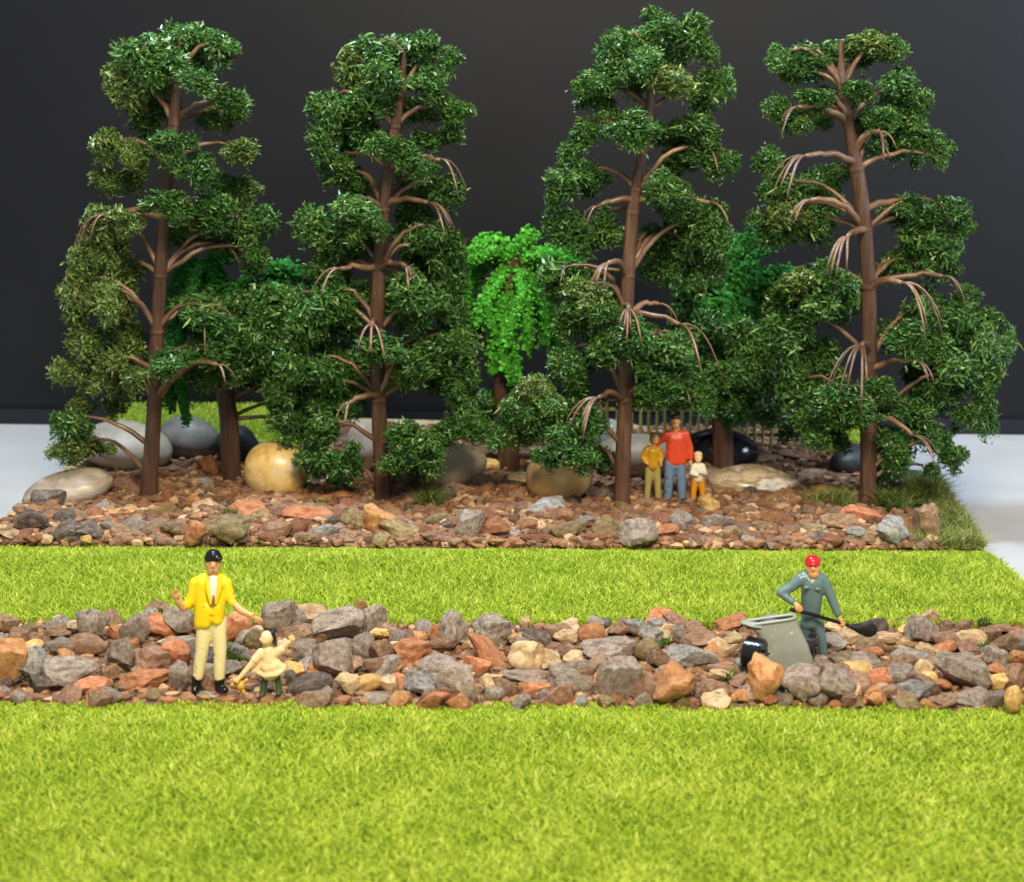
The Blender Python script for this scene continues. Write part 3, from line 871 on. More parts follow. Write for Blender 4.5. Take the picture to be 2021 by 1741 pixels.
def finger_fan(g, E, hdir, spread, length, n, rad, droop=0.9):
    """bare curved fingers springing from the branch end"""
    h = Vector((hdir.x, hdir.y, 0))
    h = h.normalized() if h.length > 1e-3 else Vector((1, 0, 0))
    for i in range(n):
        a = (i / (n - 1) - 0.5) * spread + random.uniform(-.1, .1) if n > 1 else 0
        dd = Matrix.Rotation(a, 3, 'Z') @ h
        L = length * random.uniform(0.55, 1.15)
        mid = Vector(E) + dd * (L * 0.5) + Vector((0, 0, L * 0.12))
        end = Vector(E) + dd * (L * 0.85) + Vector((0, 0, -L * droop * random.uniform(0.6, 1.0)))
        pts = bez(E, mid, end, 7)
        r = rad * np.array([1.3, 1.2, 1.1, 1.0, 0.95, 0.8, 0.35])
        g.add(*tube(pts, r, 5, 0.55))


def model_tree(label, trunk, rads, clumps, fans, whorls, olive=0.0, zb=0.08, seed=1, nf=(3, 5)):
    random.seed(seed)
    b = G(trunk[0][0], trunk[0][1], zb)
    Y = b.y
    u = upp(Y)
    root = empty('model_tree', (b.x, b.y, 0.0))
    tag(root, label, 'tree', 'tall plastic trees of the front row')
    T = [V(px, py, Y) for px, py in trunk]
    T[0].z = 0.0
    R = [r * u * 0.79 for r in rads]
    # dense trunk curve
    tz = [p.z for p in T]
    zz = np.linspace(tz[0], tz[-1], 40)
    tx = np.interp(zz, tz, [p.x for p in T]); tr = np.interp(zz, tz, R)
    k = np.ones(5) / 5
    txs = np.convolve(np.pad(tx, 2, mode='edge'), k, 'valid')
    pts = np.column_stack([txs, np.full(40, Y), zz])
    off = np.array(root.location)
    g = Geo()
    fl = tr * (1 + 0.03 * np.sin(zz * 9)) * rng.uniform(0.95, 1.05, 40)
    fl[:3] *= np.array([1.18, 1.08, 1.03])
    v, f = tube(pts, fl, 14)
    g.add(v, f)

    def at(z):
        z = min(max(z, zz[0]), zz[-1])
        return Vector((np.interp(z, zz, txs), Y, z)), np.interp(z, zz, tr)
    wz = [V(trunk[0][0], py, Y).z for py in whorls]
    for z in wz:                                   # collars where branches leave
        p, r = at(z)
        g.add(*ell(p, (r * 1.12, r * 1.12, r * 0.9), 2))
    trunk_o = link('trunk', g.mesh('trunk', M['trunk'], True, 60, off), root)

    def start_z(zc, hd):
        want = zc - 0.28 * hd
        c = min(wz, key=lambda q: abs(q - want)) if wz else want
        return c if abs(c - want) < 0.55 else want

    ends = []
    back = []
    for (cx, cy, rx, ry, dz) in clumps:
        if random.random() < 0.55:
            tx_ = np.interp(cy, [p[1] for p in trunk[::-1]], [p[0] for p in trunk[::-1]])
            back.append((cx + (tx_ - cx) * random.uniform(0.1, 0.55), cy + random.uniform(-10, 22), rx * 0.95, ry * 0.95, 0.3 + random.uniform(0.05, 0.35)))
    for (cx, cy, rx, ry, dz) in clumps + back:
        dy = dz * 1.5
        C = V(cx, cy, Y + dy)
        uu = upp(Y + dy)
        hd = math.hypot(C.x - np.interp(C.z, zz, txs), dy)
        par = trunk_o
        near = [q for q in ends if (q[0] - C).length < 1.05]
        if hd > 0.3 and near and random.random() < 0.8:
            par = min(near, key=lambda q: (q[0] - C).length)[1]
        elif hd > 0.3:
            zs = start_z(C.z, hd)
            S, r0 = at(zs)
            E = C + Vector((0, 0, 0.35 * ry * uu))
            E = S.lerp(E, 0.86); E.z = C.z + 0.3 * ry * uu
            mid = S.lerp(E, 0.5); mid.z = max(S.z, E.z) + 0.16 * hd
            g = Geo()
            path = bez(S, mid + Vector((random.uniform(-.1, .1), random.uniform(-.1, .1), random.uniform(-.12, .08))), E, 9)
            path[1:-1] += rng.normal(0, 0.012, (7, 3))
            rr = np.linspace(min(0.6 * r0, 0.055), 0.022, 9)
            g.add(*tube(path, rr, 7))
            if random.random() < 0.3:
                finger_fan(g, path[-1], Vector(path[-1]) - Vector(path[0]), 2.4, max(rx, ry) * uu * random.uniform(0.8, 1.25), random.randint(2, 4), 0.019)
            par = link('branch', g.mesh('branch', M['branch'], True, None, off), root)
            ends.append((C.copy(), par))
        nfo = 1
        o = link('foliage', random.choice(FOL), par, C - Vector(root.location))
        o.scale = (rx * uu * 1.12, (rx + ry) * 0.5 * uu * 1.15, ry * uu * 1.16)
        o.rotation_euler = (random.uniform(-.2, .2), random.uniform(-.2, .2), random.uniform(0, 6.28))
        o['kind'] = 'stuff'
        if olive and random.random() < olive * (1.0 if cx < trunk[0][0] else 0.3):
            o.material_slots[0].link = 'OBJECT'
            o.material_slots[0].material = M['leaf_olive']
    for (sy, ex, ey, dz, lenpx, n) in fans:
        dy = dz * 1.5
        zs = V(trunk[0][0], sy, Y).z
        S, r0 = at(zs)
        E = V(ex, ey, Y + dy)
        mid = S.lerp(E, 0.5); mid.z = max(S.z, E.z) + 0.1 * (E - S).length
        g = Geo()
        path = bez(S, mid, E, 9)
        path[1:-1] += rng.normal(0, 0.014, (7, 3))
        g.add(*tube(path, np.linspace(min(0.7 * r0, 0.07), 0.036, 9), 7))
        finger_fan(g, path[-1], Vector((E.x - S.x, (E.y - S.y) * 0.6, 0)), 1.05, lenpx * upp(Y + dy), n, 0.027, 1.1)
        link('branch', g.mesh('branch', M['branch'], True, None, off), root)
    return root


t1 = [(300, 95, 70, 45, -.2), (375, 75, 55, 38, .2), (440, 100, 50, 40, 0), (240, 150, 52, 45, 0), (390, 152, 42, 28, -.4), (465, 190, 46, 35, .1), (270, 190, 50, 30, .3), (320, 120, 50, 35, .5), (300, 140, 55, 34, -.3), (400, 120, 40, 40, .5),
      (205, 290, 50, 40, 0), (215, 348, 46, 30, .3), (330, 280, 58, 36, -.5), (470, 295, 55, 32, 0), (395, 330, 52, 36, -.4), (430, 352, 45, 30, .4), (440, 230, 40, 25, .6), (290, 235, 40, 25, .6), (260, 290, 40, 30, -.3),
      (340, 400, 62, 36, -.5), (430, 410, 60, 42, -.1), (505, 430, 46, 46, .2), (200, 440, 50, 45, -.2), (180, 500, 42, 50, 0), (250, 430, 42, 28, -.4), (470, 370, 42, 26, .5), (505, 500, 42, 36, .3), (390, 452, 52, 30, .4), (440, 470, 50, 34, .5),
      (150, 570, 42, 55, 0), (205, 590, 46, 56, -.3), (180, 530, 46, 42, .2), (240, 515, 32, 28, .3), (160, 620, 40, 36, .2),
      (175, 680, 56, 50, 0), (220, 720, 52, 46, -.2), (420, 615, 72, 40, -.2), (500, 600, 52, 46, .1), (340, 712, 62, 28, -.6), (420, 690, 62, 30, -.3), (500, 670, 52, 52, .2), (150, 730, 42, 42, .2), (470, 722, 52, 36, .2), (270, 742, 44, 28, -.3), (540, 640, 40, 50, .4),
      (140, 838, 46, 42, 0), (142, 885, 52, 34, 0), (165, 800, 32, 25, .2), (216, 885, 18, 14, -.3)]
model_tree('tall dark green tree at far left beside the taupe pebble', [(292, 990), (305, 800), (312, 620), (320, 480), (330, 350), (345, 240), (352, 150), (355, 90)], [22, 19, 17, 16, 14, 15, 11, 5],
           t1, [(430, 205, 425, -.35, 70, 4), (790, 430, 720, -.5, 40, 2), (545, 430, 480, .35, 90, 5), (240, 415, 205, .1, 40, 3)], [800, 655, 545, 430, 330, 245, 175], olive=0.9, seed=11)

t2 = [(760, 90, 55, 35, 0), (830, 95, 60, 36, 0), (886, 112, 30, 32, .1), (700, 130, 52, 46, .1), (760, 150, 60, 46, -.4), (850, 170, 56, 42, -.2), (650, 200, 46, 46, .1), (640, 270, 36, 46, .2), (700, 240, 52, 42, .4), (720, 195, 52, 42, -.1), (895, 230, 46, 46, .1), (860, 265, 52, 30, .3), (820, 215, 42, 30, .3), (800, 130, 50, 40, .4),
      (755, 285, 46, 30, -.5), (800, 302, 52, 34, -.4), (835, 330, 36, 25, -.4), (690, 348, 52, 30, .5), (655, 315, 40, 26, .4), (880, 372, 60, 40, .1), (822, 372, 42, 42, .5),
      (690, 410, 60, 42, -.2), (620, 440, 46, 50, 0), (722, 430, 46, 40, -.35), (650, 470, 60, 42, .3), (750, 455, 30, 26, -.5), (860, 460, 52, 46, 0), (880, 500, 52, 50, .1), (820, 422, 42, 30, .4), (710, 480, 40, 34, .4),
      (800, 570, 62, 50, -.5), (850, 600, 56, 50, -.2), (885, 570, 46, 58, .2), (650, 590, 60, 52, 0), (610, 640, 52, 60, 0), (690, 575, 40, 42, .4), (570, 590, 42, 42, .3), (640, 530, 46, 34, .3),
      (760, 690, 62, 36, -.6), (850, 690, 72, 46, -.2), (800, 722, 60, 36, -.4), (620, 720, 52, 52, 0), (570, 700, 46, 46, .2), (902, 680, 44, 56, .1), (900, 732, 52, 42, .1), (560, 762, 46, 42, .2), (896, 612, 36, 50, .2), (915, 765, 40, 50, .2),
      (635, 850, 52, 46, -.1), (670, 900, 56, 46, -.2), (620, 900, 42, 42, .1), (800, 872, 62, 50, -.5), (850, 890, 46, 42, -.3), (780, 905, 42, 30, -.4), (930, 832, 46, 42, 0), (890, 850, 42, 36, 0), (650, 792, 42, 36, .2), (560, 830, 40, 40, .3)]
model_tree('dark green tree second from left with a rounded crown', [(758, 995), (747, 800), (744, 650), (746, 540), (757, 430), (764, 335), (782, 240), (795, 160), (800, 100)], [21, 19, 18, 17, 15, 15, 14, 9, 5],
           t2, [(335, 870, 315, -.3, 60, 2), (400, 845, 400, -.3, 60, 4), (530, 670, 530, -.3, 55, 3), (530, 800, 525, -.6, 45, 4), (650, 735, 640, -.6, 60, 3), (780, 690, 795, -.5, 50, 2)], [790, 655, 530, 415, 335, 250, 190], olive=0.1, seed=12)

t3 = [(1230, 80, 52, 42, 0), (1300, 56, 56, 34, 0), (1370, 62, 46, 40, 0), (1390, 92, 30, 32, 0), (1220, 130, 52, 42, .1), (1270, 120, 56, 36, -.4), (1170, 160, 42, 30, 0), (1330, 150, 60, 36, -.3), (1410, 160, 42, 46, 0), (1390, 192, 46, 30, .3), (1180, 192, 46, 30, .3), (1290, 110, 50, 40, .4),
      (1160, 255, 46, 36, 0), (1240, 250, 60, 36, -.5), (1380, 250, 60, 36, 0), (1420, 310, 42, 42, .1), (1130, 300, 36, 40, .1), (1390, 292, 52, 30, .1), (1200, 230, 42, 26, .2),
      (1120, 360, 50, 42, 0), (1160, 345, 30, 30, .2), (1320, 370, 60, 42, -.3), (1350, 402, 42, 36, 0), (1330, 322, 42, 26, .5), (1092, 380, 26, 26, .1),
      (1110, 440, 46, 46, .4), (1420, 430, 42, 42, .1), (1390, 452, 46, 42, .1), (1190, 430, 42, 36, .6), (1330, 470, 52, 42, .5), (1380, 520, 50, 40, .5),
      (1100, 540, 60, 42, 0), (1160, 580, 56, 46, -.4), (1140, 620, 60, 42, -.1), (1132, 628, 44, 46, 0), (1190, 610, 42, 32, -.5),
      (1240, 655, 60, 42, -.6), (1190, 680, 60, 42, -.4), (1290, 680, 56, 50, -.5), (1330, 722, 52, 42, -.1), (1122, 700, 42, 52, 0), (1130, 722, 52, 42, -.1), (1060, 762, 46, 42, .1), (1350, 670, 42, 42, .1), (1300, 750, 52, 36, -.3),
      (1100, 790, 52, 36, 0), (1060, 830, 42, 36, .1), (1150, 832, 46, 42, -.4), (1110, 872, 52, 46, -.5), (1140, 900, 46, 36, -.5), (1298, 782, 50, 28, -.3), (1366, 775, 44, 34, 0), (1080, 900, 36, 30, -.2), (1275, 785, 40, 30, -.4), (1000, 850, 42, 36, .1), (1020, 800, 36, 36, .1)]
model_tree('dark green tree second from right beside the family of three', [(1226, 1005), (1234, 780), (1238, 560), (1246, 440), (1255, 370), (1270, 300), (1285, 210), (1290, 130), (1300, 70)], [20, 19, 17, 16, 14, 13, 12, 9, 5],
           t3, [(545, 1200, 520, -.5, 60, 5), (545, 1310, 460, .3, 80, 4), (630, 1240, 610, -.7, 60, 5), (620, 1300, 600, .1, 60, 3), (790, 1180, 785, -.5, 90, 5), (395, 1180, 408, -.1, 40, 2), (620, 1340, 640, -.4, 110, 2), (395, 1400, 400, -.1, 60, 2)], [790, 625, 545, 420, 375, 305, 215, 150], olive=0.05, seed=13)

t4 = [(1540, 112, 36, 30, 0), (1600, 110, 52, 28, 0), (1650, 102, 42, 28, .2), (1710, 75, 56, 32, 0), (1760, 92, 46, 30, 0), (1560, 150, 30, 20, .2),
      (1560, 232, 46, 24, 0), (1610, 190, 52, 24, -.2), (1690, 172, 50, 24, -.4), (1770, 160, 60, 42, 0), (1810, 192, 36, 42, 0), (1540, 205, 30, 28, .1), (1740, 232, 52, 36, -.1), (1790, 242, 42, 30, .1), (1580, 242, 30, 20, -.2),
      (1850, 290, 36, 30, 0), (1800, 272, 52, 28, .1), (1862, 312, 20, 20, 0), (1725, 282, 42, 24, .1),
      (1520, 320, 36, 42, .3), (1540, 372, 52, 46, .4), (1600, 362, 50, 42, .6), (1560, 420, 52, 46, .4), (1510, 440, 42, 36, .4), (1640, 345, 30, 30, .6), (1620, 420, 44, 34, .5),
      (1800, 410, 52, 30, 0), (1870, 412, 52, 36, 0), (1910, 440, 26, 30, 0), (1820, 470, 52, 46, .1), (1860, 480, 46, 50, .1), (1790, 522, 42, 36, .3), (1880, 522, 30, 30, .1),
      (1580, 545, 60, 42, 0), (1640, 552, 50, 46, -.2), (1600, 600, 60, 46, 0), (1550, 582, 52, 46, .2), (1670, 570, 32, 46, -.1), (1560, 650, 52, 52, .1), (1510, 690, 50, 50, .2),
      (1860, 620, 60, 52, 0), (1920, 640, 52, 56, 0), (1960, 670, 30, 60, 0), (1790, 660, 56, 42, -.3), (1840, 682, 52, 42, -.1), (1900, 722, 60, 52, 0), (1950, 752, 36, 50, 0), (1930, 812, 42, 42, 0), (1860, 765, 52, 42, .1), (1830, 590, 42, 42, .3), (1905, 580, 36, 30, .1),
      (1680, 780, 60, 42, -.5), (1740, 762, 46, 30, -.3), (1640, 800, 46, 42, -.3), (1700, 828, 52, 24, -.5), (1600, 830, 46, 42, .1), (1570, 760, 52, 52, .2), (1620, 862, 46, 30, -.1), (1800, 800, 52, 30, -.1),
      (1770, 870, 42, 36, -.2), (1830, 850, 56, 38, 0), (1870, 892, 42, 42, 0), (1775, 915, 38, 30, -.2), (1840, 925, 26, 20, -.1), (1960, 840, 14, 16, 0)]
model_tree('tall dark green tree at far right with many bare drooping branches', [(1713, 1005), (1716, 760), (1715, 580), (1706, 430), (1692, 340), (1675, 240), (1655, 150), (1662, 80)], [23, 20, 19, 18, 18, 14, 11, 5],
           t4, [(245, 1575, 212, -.3, 60, 4), (325, 1590, 308, -.5, 80, 5), (445, 1600, 395, -.2, 50, 3), (455, 1672, 468, -.6, 80, 6), (565, 1780, 558, -.4, 90, 5), (700, 1700, 682, -.6, 130, 6), (565, 1860, 545, -.1, 60, 3), (415, 1830, 400, .1, 60, 3), (730, 1810, 715, -.3, 50, 3), (820, 1800, 860, -.4, 70, 4), (300, 1735, 260, -.4, 50, 2), (250, 1620, 225, .2, 40, 3)],
           [850, 710, 567, 455, 335, 245, 175], olive=0.08, seed=14)


# willows: arching branches hung with foam strands
def willow(label, base, trunk, rads, strands, mat, seed, fill=()):
    random.seed(seed)
    b = G(base[0], base[1], 0.08)
    Y = b.y
    root = empty('willow_tree', (b.x, b.y, 0.0))
    tag(root, label, 'tree', 'bright green weeping trees of the back row')
    off = np.array(root.location)
    T = [V(px, py, Y) for px, py in trunk]
    T[0].z = 0
    g = Geo().add(*tube([list(p) for p in T], [r * upp(Y) for r in rads], 12))
    tr = link('trunk', g.mesh('trunk', M['trunk'], True, 60, off), root)
    iv, iff = ico(1)
    more = []
    for pts, wd in strands:
        jx, jy, jd = random.uniform(-42, 42), random.uniform(-10, 26), random.choice((-1, 1)) * random.uniform(.15, .5)
        more.append(([pts[0]] + [(x + jx * i / (len(pts) - 1) + random.uniform(-6, 6), y + jy, d + jd) for i, (x, y, d) in enumerate(pts)][1:], wd * random.uniform(0.6, 0.9)))
    for pts, wd in strands + more:
        P = [V(x, y, Y + d) for x, y, d in pts]
        A = np.array([list(p) for p in P])
        seg = np.concatenate([[0], np.cumsum(np.linalg.norm(np.diff(A, axis=0), axis=1))])
        total = seg[-1]
        # smooth path
        tt = np.linspace(0, total, 14)
        C = np.column_stack([np.interp(tt, seg, A[:, i]) for i in range(3)])
        for _ in range(2):
            C[1:-1] = (C[:-2] + 2 * C[1:-1] + C[2:]) / 4
        top = T[-1]
        g = Geo()
        p0 = Vector(C[0])
        g.add(*tube(np.vstack([bez(top, (top + p0) / 2 + Vector((0, 0, .15)), p0, 5), C[1:]]), np.linspace(0.05, 0.015, 5 + 13), 6))
        br_o = link('branch', g.mesh('branch', M['branch'], True, None, off), root)
        vs, fs, tn, k = [], [], [], 0
        w_ = wd * upp(Y)
        tv_, tf_ = tube(C, np.full(len(C), w_ * 0.24) * rng.uniform(0.7, 1.2, len(C)), 7)
        vs.append(tv_); fs.append(np.array(tf_)); k = len(tv_); tn.append(np.full(len(tv_), 0.2))
        nl = int(total / (w_ * 0.011)) + 30
        for _ in range(nl):
            t = random.uniform(0, total)
            c = np.array([np.interp(t, tt, C[:, i]) for i in range(3)])
            jit = rng.normal(size=3); jit /= np.linalg.norm(jit)
            s = w_ * random.uniform(0.045, 0.105)
            vv = iv * s * rng.uniform(0.5, 1.5, (len(iv), 1)) * rng.uniform(0.6, 1.5, 3) + c + jit * w_ * (random.uniform(0.12, 0.40) + (0.22 * random.random() if random.random() < 0.2 else 0))
            vs.append(vv); fs.append(iff + k); k += len(iv)
            tn.append(np.full(len(iv), min(1, max(0, random.gauss(0.5, 0.25)))))
        me = mesh_tri('foliage', np.concatenate(vs) - off, np.concatenate(fs), mat, False, attr=np.concatenate(tn))
        o = link('foliage', me, br_o)
        o['kind'] = 'stuff'
    top = T[-1]
    for (cx, cy, rx, ry, d) in fill:
        C = V(cx, cy, Y + d)
        S = Vector((T[-2].x, Y, min(max(C.z - 0.25 * (C - top).length, T[1].z), top.z)))
        g = Geo().add(*tube(bez(S, (S + C) / 2 + Vector((0, 0, .15)), C, 6), np.linspace(0.05, 0.02, 6), 6))
        bo = link('branch', g.mesh('branch', M['branch'], True, None, off), root)
        o = link('foliage', random.choice(FOL), bo, C - Vector(root.location))
        u_ = upp(Y + d) * 1.12
        o.scale = (rx * u_, (rx + ry) * 0.5 * u_, ry * u_)
        o.rotation_euler = (random.uniform(-.2, .2), random.uniform(-.2, .2), random.uniform(0, 6.28))
        o['kind'] = 'stuff'
    return root


mid_strands = [([(1010, 500, 0), (980, 470, -.1), (945, 480, -.2), (930, 520, -.2)], 42), ([(1005, 510, 0), (970, 490, -.3), (950, 510, -.4)], 36), ([(1000, 505, 0), (1030, 480, 0), (1045, 455, .1)], 40), ([(1030, 510, 0), (1070, 500, .2), (1110, 520, .3)], 44),
               ([(1000, 530, 0), (970, 560, -.3), (950, 600, -.4), (945, 640, -.4)], 40), ([(985, 580, -.1), (975, 640, -.3), (972, 700, -.3), (972, 735, -.3)], 42), ([(1000, 560, 0), (1010, 600, -.1), (1005, 660, -.2), (1015, 700, -.2), (1022, 760, -.2), (1015, 790, -.2)], 34),
               ([(1020, 530, 0), (1040, 590, -.2), (1040, 650, -.3), (1042, 695, -.3)], 38), ([(1040, 540, 0), (1072, 600, 0), (1080, 650, 0), (1075, 680, 0)], 38), ([(1060, 500, .3), (1130, 490, .4), (1160, 560, .5), (1165, 640, .5)], 42), ([(1000, 500, .3), (950, 520, .5), (920, 580, .5), (915, 680, .5)], 42), ([(1020, 490, .4), (1060, 540, .7), (1060, 640, .8)], 40)]
willow('bright green weeping tree in the middle between the dark trees', (1003, 930), [(1005, 930), (1000, 820), (990, 740), (995, 640), (1005, 560), (1010, 505)], [22, 22, 18, 14, 11, 8], mid_strands, M['willow'], 21,
       [(962, 800, 40, 40, .3), (1046, 790, 40, 44, .3), (975, 850, 38, 34, .2), (1040, 850, 38, 34, .4), (930, 640, 36, 44, .6), (1085, 560, 40, 40, .6), (1100, 640, 40, 44, .6)])
l_strands = [([(430, 600, 0), (400, 520, -.2), (370, 520, -.3), (345, 560, -.3), (340, 640, -.3)], 46), ([(440, 590, 0), (420, 510, 0), (450, 500, .1)], 50), ([(450, 590, 0), (520, 530, 0), (570, 520, 0), (590, 550, 0)], 46), ([(455, 600, 0), (540, 560, -.1), (580, 600, -.1), (585, 700, -.1)], 46), ([(440, 600, 0), (410, 600, -.4), (395, 680, -.5), (400, 780, -.5)], 36),
             ([(440, 600, 0), (370, 580, -.2), (352, 680, -.4), (360, 790, -.4), (372, 830, -.4)], 32), ([(440, 620, 0), (345, 620, -.1), (330, 720, -.1), (335, 800, -.1)], 36), ([(450, 600, 0), (480, 560, -.4), (510, 640, -.5), (515, 740, -.5)], 46), ([(450, 610, 0), (530, 640, .2), (560, 720, .2), (550, 800, .2)], 46), ([(440, 600, .2), (390, 560, .5), (420, 640, .6), (430, 720, .6)], 50), ([(440, 600, 0), (470, 640, -.4), (480, 720, -.4)], 42)]
willow('teal green weeping tree behind the far left tree', (455, 950), [(457, 950), (452, 830), (440, 740), (440, 660), (440, 590)], [20, 19, 17, 14, 9], l_strands, M['willow_teal'], 22,
       [(480, 570, 55, 45, .4), (540, 610, 50, 50, .3), (570, 670, 45, 50, .4), (400, 640, 45, 45, .6), (460, 660, 50, 45, .5), (520, 690, 50, 50, .4), (580, 740, 45, 50, .3), (490, 740, 50, 36, .5), (560, 790, 45, 40, .2), (610, 830, 45, 45, .3), (430, 580, 45, 40, .7)])
r_strands = [([(1440, 580, 0), (1450, 500, -.1), (1480, 465, -.1)], 46), ([(1440, 580, 0), (1490, 500, 0), (1525, 460, .1), (1540, 480, .1)], 44), ([(1440, 580, 0), (1500, 540, 0), (1545, 550, -.1), (1530, 620, -.1)], 48), ([(1440, 580, 0), (1400, 540, 0), (1360, 580, 0), (1345, 680, 0)], 46), ([(1440, 590, 0), (1440, 560, -.3), (1430, 640, -.4), (1450, 700, -.4)], 40), ([(1440, 590, 0), (1500, 600, -.3), (1520, 680, -.3), (1510, 760, -.3)], 46),
             ([(1440, 590, 0), (1390, 600, -.3), (1370, 680, -.3), (1375, 770, -.3)], 46), ([(1440, 580, .2), (1560, 530, .4), (1585, 600, .4), (1580, 700, .4)], 46), ([(1440, 590, 0), (1460, 640, -.4), (1470, 720, -.4), (1465, 790, -.4)], 46), ([(1440, 580, .3), (1420, 600, .6), (1410, 720, .6)], 46), ([(1440, 590, 0), (1410, 640, -.5), (1415, 720, -.5), (1430, 830, -.4)], 40), ([(1440, 590, 0), (1540, 640, .1), (1560, 740, .1), (1555, 820, .1)], 46)]
M['willow_mix'] = tint_mat('mid_green_foam', [srgb(30, 80, 28), srgb(48, 112, 40), srgb(78, 150, 60)], 0.8, 0.2)
r_strands = [([p[0]] + [(x, y, d + (0.0 if k < 2 else 0.45)) for x, y, d in p[1:]], w_) for k, (p, w_) in enumerate(r_strands)]
willow('green weeping tree in front of the picket fence, right of the family', (1428, 925), [(1428, 925), (1425, 830), (1430, 740), (1436, 650), (1440, 580)], [22, 21, 18, 14, 9], r_strands, M['willow_mix'], 23,
       [(1350, 560, 45, 45, .5), (1400, 560, 50, 45, .4), (1470, 590, 50, 45, .3), (1530, 600, 50, 50, .4), (1345, 630, 45, 45, .4), (1400, 640, 46, 46, -.6), (1462, 660, 46, 46, -.7), (1530, 680, 50, 50, -.4), (1585, 700, 45, 50, .3), (1370, 710, 50, 45, -.1), (1430, 735, 50, 42, -.7), (1500, 745, 52, 45, -.6), (1560, 770, 50, 45, .1), (1400, 785, 42, 30, -.5), (1462, 800, 48, 34, -.6), (1520, 815, 48, 34, -.5), (1580, 835, 42, 36, .1), (1340, 770, 40, 36, .2), (1430, 480, 45, 40, .5), (1380, 500, 40, 36, .5)])


# ------------------------------------------------------------------ painted figures
def remesh(geo, voxel, smooth_it=4):
    v, f = geo.arrays()
    me = mesh_tri('tmp', v, f)
    o = bpy.data.objects.new('tmp', me)
    COL.objects.link(o)
    m = o.modifiers.new('r', 'REMESH'); m.mode = 'VOXEL'; m.voxel_size = voxel
    s = o.modifiers.new('s', 'SMOOTH'); s.iterations = smooth_it; s.factor = 0.5
    dg = bpy.context.evaluated_depsgraph_get()
    out = bpy.data.meshes.new_from_object(o.evaluated_get(dg))
    bpy.data.objects.remove(o); bpy.data.meshes.remove(me)
    out.polygons.foreach_set('use_smooth', np.ones(len(out.polygons), dtype=bool))
    out.materials.clear()
    return out


class Fig:
    """a figure laid out in photo pixels on its own upright plane, built as volumes and fused"""
    def __init__(self, label, fx, fy, lift, group, h):
        self.b = G(fx, fy, lift)
        self.Y = self.b.y
        self.u = upp(self.Y)
        self.root = empty('person', self.b)
        tag(self.root, label, 'figurine', group)
        self.vox = h * self.u / 95

    def P(self, p):
        x, y = p[0], p[1]
        return V(x, y, self.Y + (p[2] * self.u if len(p) > 2 else 0))

    def part(self, name, mat, chains=(), balls=(), smooth=3, parent=None, vox=1.0):
        g = Geo()
        for ch in chains:                      # [(x, y, depth px, radius px), ...]
            pts = [list(self.P(c)) for c in ch]
            rr = [c[3] * self.u for c in ch]
            for i in range(len(pts) - 1):
                a, b = np.array(pts[i]), np.array(pts[i + 1])
                n = 5
                g.add(*tube([a + (b - a) * t for t in np.linspace(0, 1, n)], np.linspace(rr[i], rr[i + 1], n), 14))
            for p, r in zip(pts, rr):
                g.add(*ell(p, (r, r, r), 3))
        for bl in balls:                       # (x, y, depth, rx, ry depth, rz, roll)
            x, y, d, rx, ry, rz = bl[:6]
            rot = Matrix.Rotation(math.radians(bl[6]), 3, 'Y') if len(bl) > 6 else None
            g.add(*ell(self.P((x, y, d)), (rx * self.u, ry * self.u, rz * self.u), 3, rot))
        me = remesh(g, self.vox * vox, smooth)
        me.materials.append(mat)
        par = parent or self.root
        o = link(name, me, par)
        off = np.array(self.root.location)
        co = np.empty(len(me.vertices) * 3, np.float32)
        me.vertices.foreach_get('co', co)
        me.vertices.foreach_set('co', (co.reshape(-1, 3) - off).ravel())
        me.update()
        return o


skin = paint('skin_paint', srgb(214, 160, 112), 0.4)
pale = paint('pale_skin_paint', srgb(240, 206, 160), 0.4)
cream = paint('cream_paint', srgb(244, 212, 168), 0.38)
black = paint('black_paint', srgb(18, 19, 22), 0.2)
eye = paint('eye_paint', srgb(96, 66, 48), 0.3)

